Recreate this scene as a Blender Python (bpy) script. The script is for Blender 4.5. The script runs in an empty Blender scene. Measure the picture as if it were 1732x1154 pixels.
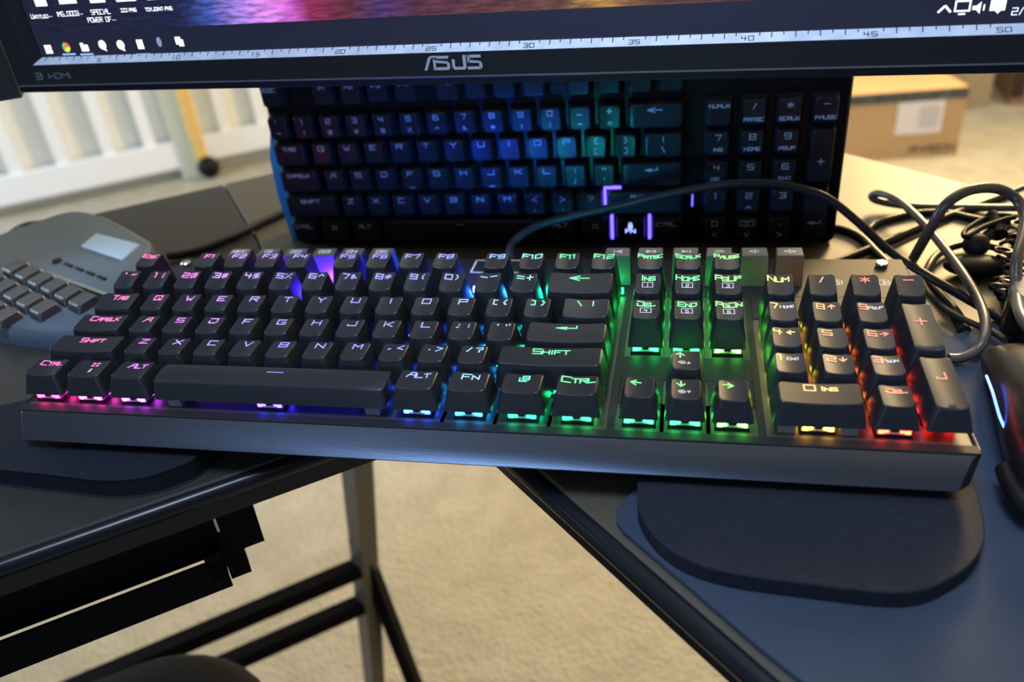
import bpy, bmesh, math, random
from mathutils import Vector, Matrix
random.seed(7)
D = bpy.data; COL = bpy.context.scene.collection; SC = bpy.context.scene
PI = math.pi
FLOOR = 780.0            # floor lies 780 mm under the level of the home row of keys

# ------------------------------------------------------------------ camera measured from the key grid (mm)
FOC = 1370.981
RM = ((0.9783, 0.1877, -0.0883), (0.0225, -0.5193, -0.8543), (-0.2062, 0.8338, -0.5122))
CAM = Vector((317.46, -352.52, 192.97))
def ray(px, py):
    a, b = (px - 866) / FOC, (py - 577) / FOC
    return Vector([RM[0][i] * a + RM[1][i] * b + RM[2][i] for i in range(3)])
def at(px, py, **k):
    """the point of a real plane x=, y= or z= (mm) that a sight line meets"""
    d = ray(px, py); ax, v = list(k.items())[0]; i = 'xyz'.index(ax)
    return CAM + d * ((v - CAM[i]) / d[i])
def atp(px, py, P0, n):
    d = ray(px, py); n = Vector(n); return CAM + d * (n.dot(Vector(P0) - CAM) / n.dot(d))
def W(v): return Vector((v[0], v[1], v[2] + FLOOR)) / 1000.0

# ------------------------------------------------------------------ materials
_m = {}
def mat(name, col=(.5, .5, .5), rough=.5, metal=0, spec=.5, emit=None, es=0, trans=0, noise=None, bump=None, coat=0, aniso=None, ior=None):
    if name in _m: return _m[name]
    if max(col) < .03 and metal == 0 and not emit: spec = spec * .45      # soft touch plastics shine less
    m = D.materials.new(name); m.use_nodes = True; nt = m.node_tree; b = nt.nodes['Principled BSDF']
    b.inputs['Base Color'].default_value = (*col, 1); b.inputs['Roughness'].default_value = rough
    b.inputs['Metallic'].default_value = metal; b.inputs['Specular IOR Level'].default_value = spec
    b.inputs['Coat Weight'].default_value = coat
    b.inputs['Transmission Weight'].default_value = trans
    if ior: b.inputs['IOR'].default_value = ior
    if emit: b.inputs['Emission Color'].default_value = (*emit, 1); b.inputs['Emission Strength'].default_value = es
    tc = nt.nodes.new('ShaderNodeTexCoord')
    def nz(scale, detail=4, stretch=None):
        n = nt.nodes.new('ShaderNodeTexNoise'); n.inputs['Scale'].default_value = scale; n.inputs['Detail'].default_value = detail
        src = tc.outputs['Object']
        if stretch:
            mp = nt.nodes.new('ShaderNodeMapping'); mp.inputs['Scale'].default_value = stretch
            nt.links.new(src, mp.inputs['Vector']); src = mp.outputs['Vector']
        nt.links.new(src, n.inputs['Vector']); return n
    if noise:      # (scale, colour2, stretch)
        n = nz(noise[0], 6, noise[2] if len(noise) > 2 else None)
        r = nt.nodes.new('ShaderNodeValToRGB'); r.color_ramp.elements[0].position = .35; r.color_ramp.elements[1].position = .68
        r.color_ramp.elements[0].color = (*col, 1); r.color_ramp.elements[1].color = (*noise[1], 1)
        nt.links.new(n.outputs['Fac'], r.inputs['Fac']); nt.links.new(r.outputs['Color'], b.inputs['Base Color'])
    if bump:       # (scale, strength, dist, stretch)
        n = nz(bump[0], 5, bump[3] if len(bump) > 3 else None); bp = nt.nodes.new('ShaderNodeBump')
        bp.inputs['Strength'].default_value = bump[1]; bp.inputs['Distance'].default_value = bump[2]
        nt.links.new(n.outputs['Fac'], bp.inputs['Height']); nt.links.new(bp.outputs['Normal'], b.inputs['Normal'])
    _m[name] = m; return m
def glow(name, col, s):
    return mat(name, (.02, .02, .02), .5, emit=col, es=s)

# ------------------------------------------------------------------ objects
def empty(name, loc_mm, label, cat, group=None):
    o = D.objects.new(name, None); COL.objects.link(o); o.location = W(loc_mm); o.empty_display_size = .02
    o['label'] = label; o['category'] = cat
    if group: o['group'] = group
    return o
def tag(o, label, cat, group=None, kind=None):
    o['label'] = label; o['category'] = cat
    if group: o['group'] = group
    if kind: o['kind'] = kind
    return o
def base_of(parent):
    L = Vector((0, 0, 0))
    while parent is not None: L += parent.location; parent = parent.parent
    return L
class MB:
    """collects faces in mm, world axes"""
    def __init__(s): s.v = []; s.f = []
    def add(s, vs, fs):
        k = len(s.v); s.v += [Vector(v) for v in vs]; s.f += [tuple(i + k for i in f) for f in fs]; return s
    def hexa(s, lo, hi):   # two quads
        return s.add(list(lo) + list(hi), [(3, 2, 1, 0), (4, 5, 6, 7), (0, 1, 5, 4), (1, 2, 6, 5), (2, 3, 7, 6), (3, 0, 4, 7)])
    def box(s, x0, x1, y0, y1, z0, z1, M=None):
        q = [(x0, y0), (x1, y0), (x1, y1), (x0, y1)]
        lo = [Vector((a, b, z0)) for a, b in q]; hi = [Vector((a, b, z1)) for a, b in q]
        if M: lo = [M @ v for v in lo]; hi = [M @ v for v in hi]
        return s.hexa(lo, hi)
    def rings(s, rs, cap0=True, cap1=True):
        n = len(rs[0]); k = len(s.v)
        for r in rs: s.v += [Vector(v) for v in r]
        for i in range(len(rs) - 1):
            for j in range(n):
                a = k + i * n + j; b = k + i * n + (j + 1) % n
                s.f.append((a, b, b + n, a + n))
        if cap0: s.f.append(tuple(k + j for j in range(n))[::-1])
        if cap1: s.f.append(tuple(k + (len(rs) - 1) * n + j for j in range(n)))
        return s
    def prism(s, poly, z0, z1, bev=0):
        c = poly
        def ins(d):
            if d == 0: return [(p[0], p[1]) for p in c]
            out = []; n = len(c)
            for i in range(n):
                p0, p1, p2 = Vector(c[i - 1][:2]), Vector(c[i][:2]), Vector(c[(i + 1) % n][:2])
                a = (p1 - p0).normalized(); b = (p2 - p1).normalized()
                na = Vector((-a.y, a.x)); nb = Vector((-b.y, b.x)); m = (na + nb)
                m = m.normalized() if m.length > 1e-6 else na
                out.append(p1 + m * (d / max(.4, m.dot(na))))
            return out
        rs = []
        if bev: rs = [[(x, y, z0) for x, y in ins(bev)], [(x, y, z0 + bev) for x, y in ins(0)], [(x, y, z1 - bev) for x, y in ins(0)], [(x, y, z1) for x, y in ins(bev)]]
        else: rs = [[(x, y, z) for x, y in ins(0)] for z in (z0, z1)]
        return s.rings(rs)
    def cyl(s, c, r, h, axis=(0, 0, 1), n=24, r2=None, bev=0):
        a = Vector(axis).normalized(); u = a.orthogonal().normalized(); w = a.cross(u); r2 = r if r2 is None else r2; c = Vector(c)
        def ring(rr, t): return [c + a * t + (u * math.cos(2 * PI * i / n) + w * math.sin(2 * PI * i / n)) * rr for i in range(n)]
        if bev: return s.rings([ring(r - bev, 0), ring(r, bev), ring(r2, h - bev), ring(r2 - bev, h)])
        return s.rings([ring(r, 0), ring(r2, h)])
    def ball(s, c, r, n=20, m=12, sc=(1, 1, 1)):
        c = Vector(c); rs = []
        for i in range(1, m):
            t = PI * i / m - PI / 2
            rs.append([c + Vector((math.cos(t) * math.cos(2 * PI * j / n) * r * sc[0], math.cos(t) * math.sin(2 * PI * j / n) * r * sc[1], math.sin(t) * r * sc[2])) for j in range(n)])
        return s.rings(rs)
    def tube(s, pts, r, n=10, closed=False, sub=6):
        P = [Vector(p) for p in pts]; Q = []; N = len(P)
        if sub > 1:
            rng = range(N) if closed else range(N - 1)
            for i in rng:
                p0 = P[(i - 1) % N] if (closed or i > 0) else P[0] * 2 - P[1]; p1 = P[i]; p2 = P[(i + 1) % N]
                p3 = P[(i + 2) % N] if (closed or i < N - 2) else P[-1] * 2 - P[-2]
                for k in range(sub):
                    t = k / sub
                    Q.append(.5 * ((2 * p1) + (p2 - p0) * t + (2 * p0 - 5 * p1 + 4 * p2 - p3) * t * t + (3 * p1 - p0 - 3 * p2 + p3) * t ** 3))
            if not closed: Q.append(P[-1])
        else: Q = P
        M_ = len(Q); up = None; rs = []
        for i in range(M_):
            a = Q[(i - 1) % M_] if (closed or i > 0) else Q[0]; b = Q[(i + 1) % M_] if (closed or i < M_ - 1) else Q[-1]
            t = (b - a).normalized()
            if up is None: up = t.orthogonal().normalized()
            up = (up - t * up.dot(t)).normalized(); w = t.cross(up)
            rs.append([Q[i] + (up * math.cos(2 * PI * j / n) + w * math.sin(2 * PI * j / n)) * r for j in range(n)])
        if closed: rs.append(rs[0]); return s.rings(rs, False, False)
        return s.rings(rs)
    def build(s, name, m, parent=None, label=None, smooth=None, loc=None):
        me = D.meshes.new(name); L = base_of(parent)
        if parent is None:
            if loc is None:
                xs = [v.x for v in s.v]; ys = [v.y for v in s.v]; zs = [v.z for v in s.v]
                loc = ((min(xs) + max(xs)) / 2, (min(ys) + max(ys)) / 2, min(zs))
            L = W(loc)
        me.from_pydata([tuple(W(v) - L) for v in s.v], [], s.f)
        bm = bmesh.new(); bm.from_mesh(me); bmesh.ops.recalc_face_normals(bm, faces=bm.faces); bm.to_mesh(me); bm.free()
        for mm in (m if isinstance(m, (list, tuple)) else [m]): me.materials.append(mm)
        if smooth:
            me.polygons.foreach_set('use_smooth', [True] * len(me.polygons)); me.set_sharp_from_angle(angle=math.radians(smooth))
        o = D.objects.new(name, me); COL.objects.link(o)
        if parent is None: o.location = L
        else: o.parent = parent
        if label: o['label'] = label
        return o
def struct(name, mb, m):
    o = mb.build(name, m); o['kind'] = 'structure'; return o

def rrect(x0, x1, y0, y1, r, n=4, seg=0):
    out = []
    for cx, cy, a in ((x1 - r, y1 - r, 0), (x0 + r, y1 - r, 90), (x0 + r, y0 + r, 180), (x1 - r, y0 + r, 270)):
        for k in range(n + 1):
            t = math.radians(a + 90 * k / n); out.append((cx + r * math.cos(t), cy + r * math.sin(t)))
    if seg:
        o2 = []
        for i, p in enumerate(out):
            o2.append(p); q = out[(i + 1) % len(out)]
            if (i + 1) % (n + 1) == 0:
                m = seg if abs(q[0] - p[0]) > abs(q[1] - p[1]) else 2
                o2 += [(p[0] + (q[0] - p[0]) * k / m, p[1] + (q[1] - p[1]) * k / m) for k in range(1, m)]
        out = o2
    return out

# ------------------------------------------------------------------ stroke lettering (grid 0..4 x 0..4)
GL = {'A': '00 24 44 40/12 42', 'B': '04 44 40 00/02 42/04 03/00 01', 'C': '44 04 00 40', 'D': '04 44 41 30 00/02 00', 'E': '44 04 00 40/02 32', 'F': '44 04 00/02 32',
 'G': '44 04 00 40 42 22', 'H': '00 04/40 44/02 42', 'I': '20 24', 'J': '44 40 00 01', 'K': '00 04/44 12 40', 'L': '04 00 40', 'M': '00 04 22 44 40', 'N': '00 04 40 44',
 'O': '00 04 44 40 00', 'P': '00 04 44 42 02', 'Q': '40 00 04 44 40/22 40', 'R': '00 04 44 42 02/22 40', 'S': '44 04 02 42 40 00', 'T': '04 44/24 20', 'U': '04 00 40 44',
 'V': '04 20 44', 'W': '04 10 22 30 44', 'X': '00 44/04 40', 'Y': '04 22 44/22 20', 'Z': '04 44 00 40', '0': '00 04 44 40 00', '1': '14 24 20', '2': '04 44 42 02 00 40',
 '3': '04 44 40 00/12 42', '4': '04 02 42/34 30', '5': '44 04 02 42 40 00', '6': '44 04 00 40 42 02', '7': '04 44 20', '8': '00 04 44 40 00/02 42', '9': '00 40 44 04 02 42',
 '`': '14 23', '~': '02 13 32 43', '!': '24 21/20 20', '@': '40 00 04 44 41 21 23 43', '#': '10 14/30 34/01 41/03 43', '$': '44 04 02 42 40 00/24 20', '%': '00 44/04 04/40 40',
 '^': '02 24 42', '&': '40 03 14 23 01 10 31', '*': '20 24/03 41/01 43', '(': '34 23 21 30', ')': '14 23 21 10', '-': '02 42', '_': '00 40', '=': '01 41/03 43', '+': '02 42/20 24',
 '[': '34 14 10 30', ']': '14 34 30 10', '{': '34 24 23 12 21 20 30', '}': '14 24 23 32 21 20 10', '\\': '14 30', '|': '24 20', ';': '23 23/21 10', ':': '23 23/21 21',
 "'": '24 23', '"': '14 13/34 33', ',': '21 10', '<': '44 02 40', '.': '21 21', '>': '04 42 00', '/': '10 34', '?': '04 44 42 22 21/20 20',
 '\u2190': '42 02/24 02 20', '\u2192': '02 42/24 42 20', '\u2191': '20 24/02 24 42', '\u2193': '20 24/02 20 42', '\u21b5': '44 42 02/23 02 21', ' ': ''}
ICON = {   # the small marks: own polylines in 0..4 units
 'win': [((x, y), (x + 1, y)) for x in (.3, 2.7) for y in (.7, 1.2, 2.8, 3.3)],
 'menu': [((0, 2.6), (0, 0), (3, 0)), ((1.3, 1.2), (4, 1.2), (4, 4), (1.3, 4), (1.3, 1.2)), ((2, 2.6), (3.4, 2.6))],
 'prev': [((.4, .5), (.4, 3.5)), ((3.6, .5), (1.4, 2), (3.6, 3.5), (3.6, .5)), ((3, 1.3), (3, 2.7)), ((2.3, 1.8), (2.3, 2.2))],
 'play': [((.2, .5), (.2, 3.5), (2.2, 2), (.2, .5)), ((.8, 1.4), (.8, 2.6)), ((3, .5), (3, 3.5)), ((3.9, .5), (3.9, 3.5))],
 'next': [((.4, .5), (.4, 3.5), (2.8, 2), (.4, .5)), ((1.1, 1.3), (1.1, 2.7)), ((3.7, .5), (3.7, 3.5))],
 'mute': [((0, 2), (1, 3.4), (3, 3.4), (4, 2), (3, .6), (1, .6), (0, 2)), ((1.5, 1.6), (2.5, 2.4)), ((1, 1), (3, 3))],
 'voldn': [((0, 1.3), (0, 2.7), (1, 2.7), (2.4, 4), (2.4, 0), (1, 1.3), (0, 1.3)), ((3.3, 1.2), (3.6, 2), (3.3, 2.8))],
 'volup': [((0, 1.3), (0, 2.7), (1, 2.7), (2.2, 4), (2.2, 0), (1, 1.3), (0, 1.3)), ((3, 1.2), (3.3, 2), (3, 2.8)), ((3.8, .6), (4.2, 2), (3.8, 3.4))],
 'bulb+': [((0, 2), (.7, 3.2), (2, 3.2), (2.7, 2), (2, .8), (.7, .8), (0, 2)), ((.8, 2), (1.8, 2)), ((1.3, 1.4), (1.3, 2.6)), ((3.4, 1), (4.4, 1), (3.9, 2.6), (3.4, 1))],
 'bulb-': [((0, 2), (.7, 3.2), (2, 3.2), (2.7, 2), (2, .8), (.7, .8), (0, 2)), ((.8, 2), (1.8, 2)), ((1.3, 1.4), (1.3, 2.6)), ((3.4, 2.8), (4.4, 2.8), (3.9, 1.2), (3.4, 2.8))],
 'lock': [((.6, 0), (3.4, 0), (3.4, 2.2), (.6, 2.2), (.6, 0)), ((.9, 1.1), (3.1, 1.1)), ((1.1, 2.2), (1.1, 4), (2.9, 4), (2.9, 2.2))],
 'boxA': [((.4, 0), (3.6, 0), (4, .4), (4, 3.6), (3.6, 4), (.4, 4), (0, 3.6), (0, .4), (.4, 0)), ((1.2, 3), (2.8, 1)), ((2, 3), (3, 3), (3, 2))],
 'boxB': [((4, 1), (4, 0), (0, 0), (0, 4), (4, 4), (4, 3)), ((4.6, 2), (1.4, 2)), ((2.4, 3), (1.4, 2), (2.4, 1))]}
def glyph(ch):
    if ch in ICON: return ICON[ch]
    return [tuple((int(a[0]), int(a[1])) for a in st.split()) for st in GL[ch].split('/') if st]
def stroke2d(items, th):
    """items: (glyph, x, y, w, h); returns quads in 2D (x right, y up)"""
    out = []
    for ch, x, y, w, h in items:
        for st in glyph(ch):
            pts = [Vector((x + a / 4 * w, y + b / 4 * h)) for a, b in st]
            segs = list(zip(pts[:-1], pts[1:])) or []
            if len(pts) > 1 and all((p - pts[0]).length < 1e-6 for p in pts): segs = [(pts[0] - Vector((th * .3, 0)), pts[0] + Vector((th * .3, 0)))]
            for a, b in segs:
                d = b - a
                if d.length < 1e-6: d = Vector((1, 0)); a = a - d * th * .3; b = b + d * th * .3
                d.normalize(); n = Vector((-d.y, d.x)) * th / 2; e = d * th * .45
                L = (b - a).length; k = max(1, int(L / 4)); A = a - e; B = b + e
                for i in range(k):
                    p = A.lerp(B, i / k); q = A.lerp(B, (i + 1) / k)
                    out.append((p - n, q - n, q + n, p + n))
    return out
def word(s, cx, y, h, wf=1.05, gap=.45, small=.78):
    """upper-case word; letters after the first are small caps when written in lower case"""
    items = []; x = 0
    for c in s:
        hh = h * (small if c.islower() else 1); C = c.upper(); w = hh * wf * (.35 if C in "I1|!.:;',`" else 1)
        gx = x - (hh * wf - w) / 2
        items.append((C, gx, y, hh * wf, hh)); x += w + gap * h * .55
    x -= gap * h * .55
    return [(c, a + cx - x / 2, b, w, hh) for c, a, b, w, hh in items]

# ------------------------------------------------------------------ key caps
U = 19.05
def cap_mesh(mb, w, yf, yb, zf, zb, z0, base_y, sag=.9, tw=3.6, cx=0, h=1.0, ys0=-9.1, ys1=9.1, T=None, conv=False):
    """cap of w units; top face from yf to yb (front height zf, back zb); base at z0"""
    hw = w * U / 2 - 1.05; ht = w * U / 2 - tw
    N = 4
    B = rrect(-hw, hw, base_y + ys0, base_y + ys1, 1.3, N, 8); Tq = rrect(-ht, ht, yf, yb, 2.0, N, 8)
    def zt(x, y):
        t = (y - yf) / (yb - yf); u = x / ht
        return zf + (zb - zf) * t + ((-sag * u * u * .0 - sag * ((t - .5) * 2) ** 2 + sag * .3) if conv else sag * u * u)
    def V(x, y, z):
        v = Vector((cx + x, y, z)); return T @ v if T else v
    rs = [[V(x, y, z0) for x, y in B]]
    for t in (.5,):
        rs.append([V(b[0] * (1 - t) + q[0] * t * 1.01, b[1] * (1 - t) + q[1] * t * 1.01, z0 + (zt(*q) - z0) * (t + .04)) for b, q in zip(B, Tq)])
    rs.append([V(q[0] * 1.02, q[1] + (-.12 if q[1] < (yf + yb) / 2 else .12), zt(*q) - .32) for q in Tq])
    my = (yf + yb) / 2
    rs.append([V(q[0] * (ht - .22) / ht, my + (q[1] - my) * .966, zt(q[0] * (ht - .22) / ht, my + (q[1] - my) * .966)) for q in Tq])
    for k in (.85, .7, .55, .4, .25, .12):
        rs.append([V(q[0] * k, my + (q[1] - my) * (k * .955), zt(q[0] * k, my + (q[1] - my) * (k * .955))) for q in Tq])
    mb.rings(rs, False, True)
    def surf(x, y): return V(x, y, zt(x, y) + .09)
    return surf

def lerp3(a, b, t): return tuple(a[i] + (b[i] - a[i]) * t for i in range(3))
STOPS = [(0, (1, .06, .42)), (1.9, (1, .09, .6)), (3.3, (.62, .1, 1)), (4.8, (.30, .08, 1)), (7.5, (.06, .07, 1)), (10.5, (.07, .2, 1)), (11.9, (.05, .45, 1)), (12.7, (.03, .85, .62)),
         (13.6, (.03, 1, .35)), (17.6, (.06, 1, .20)), (18.6, (.45, .85, .06)), (19.2, (.9, .7, .08)), (20.0, (1, .33, .08)), (21, (1, .1, .05)), (22.5, (1, .05, .05))]
def led(x):
    for (a, c), (b, d) in zip(STOPS, STOPS[1:]):
        if x <= b: return lerp3(c, d, max(0, (x - a) / (b - a)))
    return STOPS[-1][1]
def ledmats(x):
    k = round(x * 2) / 2; c = led(k)
    lc = lerp3(c, (1, 1, 1), .26 if 3 < x < 13 else .12)
    a = glow('legend_light_%d' % int(k * 2), lc, 1.5)
    b = glow('key_led_%d' % int(k * 2), tuple(v ** 1.5 for v in c), LEDS)
    return a, b
LEDS = 32.0
M_CAP = mat('keycap_black_plastic', (.017, .0195, .025), .36, bump=(900, .05, .0002))
M_DECK = mat('brushed_black_aluminium', (.13, .155, .20), .27, metal=.9, bump=(60, .12, .0002, (1, 60, 60)))
M_PLATE = mat('black_switch_plate', (.05, .05, .055), .42, metal=.4)
M_CLEAR = mat('clear_switch_housing', (.75, .78, .8), .3, trans=.5)
M_DARK = mat('dark_plastic', (.006, .006, .008), .45, spec=.35)
M_WPRINT = mat('white_key_print', (.62, .64, .68), .6)
M_CHROME = mat('chrome_screw', (.75, .75, .77), .18, metal=1)

kb = empty('mechanical_keyboard', (214, 0, -35), 'full size black mechanical keyboard with rainbow lit keys across the gap in the desk', 'keyboard')
# case
ol = [(-2, -81.5), (2, -85.6), (426.5, -85.6), (431, -81.5), (431, 58), (436.5, 66), (436.5, 80), (432.5, 86.5), (-4, 86.5), (-7.8, 80), (-7.8, 66), (-2, 58)]
ob = [(0, -88), (4, -91.8), (421.5, -91.8), (426.5, -87.5), (429, 58), (433, 66), (433, 78), (430, 84), (-2, 84), (-5, 78), (-5, 66), (0, 58)]
mb = MB()
def shr(p, d): return [(x + (d if x < 214 else -d), y + (d if y < 0 else -d)) for x, y in p]
mb.rings([[(x, y, -35.1) for x, y in shr(ob, 9)], [(x, y, -31.6) for x, y in shr(ob, 6)], [(x, y, -30.7) for x, y in ob], [(x, y, -30) for x, y in shr(ob, -.3)], [(x, y, -19.0) for x, y in ol], [(x, y, -18.0) for x, y in shr(ol, .7)], [(x, y, -18.2) for x, y in shr(ol, 1.4)]])
mb.build('case', M_DECK, kb, smooth=35)
# deck: frame around the key wells
YR = [22.7, 0, -19.05, -38.1, -57.15, -76.2]      # front edge of the cap tops, row by row
YC = [y + 6.9 for y in YR]
mb = MB(); zt_ = -17.2
def dk(x0, x1, y0, y1): mb.prism(rrect(x0, x1, y0, y1, .6, 2), -18.4, zt_, .25)
y_lo, y_hi = YC[5] - 10.2, YC[0] + 10.6
dk(-1, 429.6, -84.6, y_lo); dk(-6.5, 435, y_hi, 85.5)
dk(-1, .2, y_lo, y_hi); dk(286.4, 290, y_lo, y_hi); dk(348.2, 351.6, y_lo, y_hi); dk(428.4, 429.6, y_lo, y_hi)
dk(290, 348.2, YC[3] - 9.6, YC[3] + 9.4); dk(290, 309.4, YC[4] - 9.6, YC[3] - 9.6); dk(328.8, 348.2, YC[4] - 9.6, YC[3] - 9.6)
dk(0.2 + U, 2 * U, YC[1] + 9.9, y_hi); dk(351.6, 428.4, YC[1] + 10, y_hi)
for xx in (11.25, 12.5, 13.75): dk(xx * U - .5, xx * U + .5, y_lo, YC[5] + 9)
for xx in (16.25, 17.25): dk(xx * U - .4, xx * U + .4, y_lo, YC[5] + 9)
mb.build('deck', mat('shaded_black_deck', (.013, .014, .016), .55, spec=.35, metal=.0, bump=(60, .1, .0002, (1, 60, 60))), kb, smooth=35)  # darker and duller than the case, standing in for the monitor's shade
MB().box(.3, 428.3, y_lo - .2, y_hi + .2, -18.35, -17.95).build('switch_plate', M_PLATE, kb)
for sx, sy in ((-1, 75), (423, 77)):
    sm = MB().cyl((sx, sy, -17.2), 3.2, 2.4, n=24, bev=.5).build('screw', M_CHROME, kb, 'round chrome screw head', smooth=40)
    q = stroke2d([('+', sx - 1.2, sy - 1.2, 2.4, 2.4)], .5); g = MB()
    for qd in q: g.add([(p.x, p.y, -14.75) for p in qd], [(0, 1, 2, 3)])
    g.build('screw_slot', M_DARK, sm)
# printed marks on the deck
g = MB()
for ch, x, y in (('boxA', 394.5, 54.5), ('boxB', 418, 54.5)):
    for qd in stroke2d([(ch, x, y, 5.2, 5.2)], .55): g.add([(p.x, p.y, -17.13) for p in qd], [(0, 1, 2, 3)])
fr = [(193, 66.5), (224, 66.5), (224, 83), (193, 83), (193, 66.5)]
for a, b in zip(fr, fr[1:]):
    a = Vector(a); b = Vector(b); d = (b - a).normalized(); n = Vector((-d.y, d.x)) * .55; a -= d * .5; b += d * .5
    g.add([(p.x, p.y, -17.13) for p in (a - n, b - n, b + n, a + n)], [(0, 1, 2, 3)])
g.build('deck_marks', M_WPRINT, kb, 'pale printed outlines and lock symbols')

# row data: front z, back z of cap tops
ZR = [(7.3, 9.7), (5.2, 9.2), (2.1, 4.7), (0, 1.9), (-.8, .2), (-2.8, -2.0)]
keys = []   # (x centre u, row, width, name, lit items, white items, hspan)
def K(x, r, w, lit, name='keycap', white=None, tall=0): keys.append((x, r, w, name, lit, white or [], tall))
LY = 1.5       # baseline of lettering above key centre
def one(c): return [(c, -2.1, LY, 4.2, 3.4)]
def two(a, b): return [(a, -4.1, LY, 3.5, 3.2), (b, .9, LY, 3.2, 3.0)]
K(.5, 0, 1, word('Esc', -.2, LY, 3.0))
for i, x in enumerate((2.5, 3.5, 4.5, 5.5, 7, 8, 9, 10, 11.5, 12.5, 13.5, 14.5)): K(x, 0, 1, word('F%d' % (i + 1), 0, LY, 3.2, 1.05, .6))
for x, s in zip((15.75, 16.75, 17.75), ('Prtsc', 'Scrlk', 'Pause')): K(x, 0, 1, word(s, 0, LY + .2, 2.9, .86, .28))
for i, (a, b) in enumerate(zip('`1234567890-=', '~!@#$%^&*()_+')): K(.5 + i, 1, 1, two(a, b) if a != '-' else [('-', -4.1, LY, 3.2, 3.2), ('-', .9, LY + .6, 3.4, 3.2)])
K(14, 1, 2, [('\u2190', -5.5, LY, 9.5, 3.0)], 'backspace_key')
def small_box(n): return [('O', -2.6, -2.9, 5.0, 3.2), (n, -.7, -2.2, 1.3, 1.8)]
for r, nm, nb in ((1, ('Ins', 'Home', 'Pgup'), '123'), (2, ('Del', 'End', 'Pgdn'), '456')):
    for x, s, n in zip((15.75, 16.75, 17.75), nm, nb):
        s2 = {'Pgup': 'PgUp', 'Pgdn': 'PgDn'}.get(s, s); K(x, r, 1, word(s2, 0, LY + .2, 3.1, .92, .3), white=small_box(n))
K(.75, 2, 1.5, word('Tab', .5, LY, 3.2, 1.0, .3))
for i, c in enumerate('QWERTYUIOP'): K(2 + i, 2, 1, one(c))
K(12, 2, 1, [('[', -4.1, LY, 3.4, 3.2), ('{', .9, LY, 3.2, 3.2)]); K(13, 2, 1, [(']', -4.1, LY, 3.4, 3.2), ('}', .9, LY, 3.2, 3.2)])
K(14.25, 2, 1.5, [('\\', -5.4, LY, 4, 3.3), ('|', 1.2, LY, 4, 3.3)])
K(.875, 3, 1.75, word('Capslk', 1.0, LY, 3.2, .95, .24))
for i, c in enumerate('ASDFGHJKL'): K(2.25 + i, 3, 1, one(c))
K(11.25, 3, 1, [(';', -4.1, LY, 3.4, 3.2), (':', .9, LY, 3.2, 3.2)]); K(12.25, 3, 1, [("'", -4.1, LY, 3.4, 3.2), ('"', .9, LY, 3.2, 3.2)])
K(13.875, 3, 2.25, [('\u21b5', -5, LY - .2, 9.5, 3.2)], 'enter_key')
K(1.125, 4, 2.25, word('Shift', 1.5, LY, 3.2, 1.0, .3), 'left_shift_key')
for i, c in enumerate('ZXCVBNM'): K(2.75 + i, 4, 1, one(c))
K(9.75, 4, 1, [(',', -4.1, LY, 3.4, 3.2), ('<', .9, LY, 3.0, 3.0)]); K(10.75, 4, 1, [('.', -4.1, LY, 3.4, 3.2), ('>', .9, LY, 3.0, 3.0)]); K(11.75, 4, 1, [('/', -4.1, LY, 3.4, 3.2), ('?', .9, LY, 3.0, 3.0)])
K(13.625, 4, 2.75, word('Shift', 0, LY, 3.5, 1.1, .35), 'right_shift_key')
K(16.75, 4, 1, [('\u2191', -4.2, LY, 3.2, 3.2)], white=[('bulb+', -3.2, -3.4, 4.4, 2.8)])
K(.625, 5, 1.25, word('Ctrl', .8, LY, 3.2, 1.0, .28)); K(1.875, 5, 1.25, [('win', -.8, LY, 4, 3.4)], white=[('lock', .2, -2.6, 1.6, 2.4)])
K(3.125, 5, 1.25, word('Alt', 1.0, LY, 3.2, 1.05, .3)); K(6.875, 5, 6.25, [('-', -2, 1.7, 8, .01)], 'space_bar')
K(10.625, 5, 1.25, word('Alt', 0, LY, 3.4, 1.1, .3)); K(11.875, 5, 1.25, word('Fn', .2, LY, 3.4, 1.15, .4)); K(13.125, 5, 1.25, [('menu', -1.6, LY - .2, 4.2, 3.6)])
K(14.375, 5, 1.25, word('Ctrl', .3, LY, 3.6, 1.05, .3))
K(15.75, 5, 1, [('\u2190', -3.6, LY, 4, 3)]); K(16.75, 5, 1, [('\u2193', -3.6, LY, 3.2, 3.2)], white=[('bulb-', -3, -3.4, 4.4, 2.8)]); K(17.75, 5, 1, [('\u2192', -4, LY, 4, 3)])
K(19, 1, 1, word('Num', -.6, LY, 3.3, 1.0, .3)); K(20, 1, 1, [('/', -1.6, LY, 3.2, 3.2)]); K(21, 1, 1, [('*', -1.6, LY, 3.6, 3.4)]); K(22, 1, 1, [('-', -2.0, LY, 4, 3.2)])
def wn(s, x): return word(s, x, LY + .3, 2.0, .8, .25, .72)
K(19, 2, 1, [('7', -5, LY, 2.9, 3.2)], white=wn('Home', 2.0)); K(20, 2, 1, [('8', -4, LY, 3.2, 3.2), ('\u2191', 1, LY + .2, 2.6, 2.6)]); K(21, 2, 1, [('9', -4.6, LY, 3, 3.2)], white=wn('Pgup', 2.0))
K(19, 3, 1, [('4', -5, LY, 3.2, 3.2), ('\u2190', .6, LY + .2, 3, 2.4)]); K(20, 3, 1, [('5', -3.6, LY, 3.8, 3.2)]); K(21, 3, 1, [('6', -4, LY, 3.4, 3.2), ('\u2192', 1, LY + .2, 3, 2.4)])
K(19, 4, 1, [('1', -5.2, LY, 3.2, 3.2)], white=wn('End', 1.2)); K(20, 4, 1, [('2', -4, LY, 3.4, 3.2), ('\u2193', 1, LY + .2, 2.6, 2.6)]); K(21, 4, 1, [('3', -4.8, LY, 3.2, 3.2)], white=wn('Pgdn', 1.6))
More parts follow.
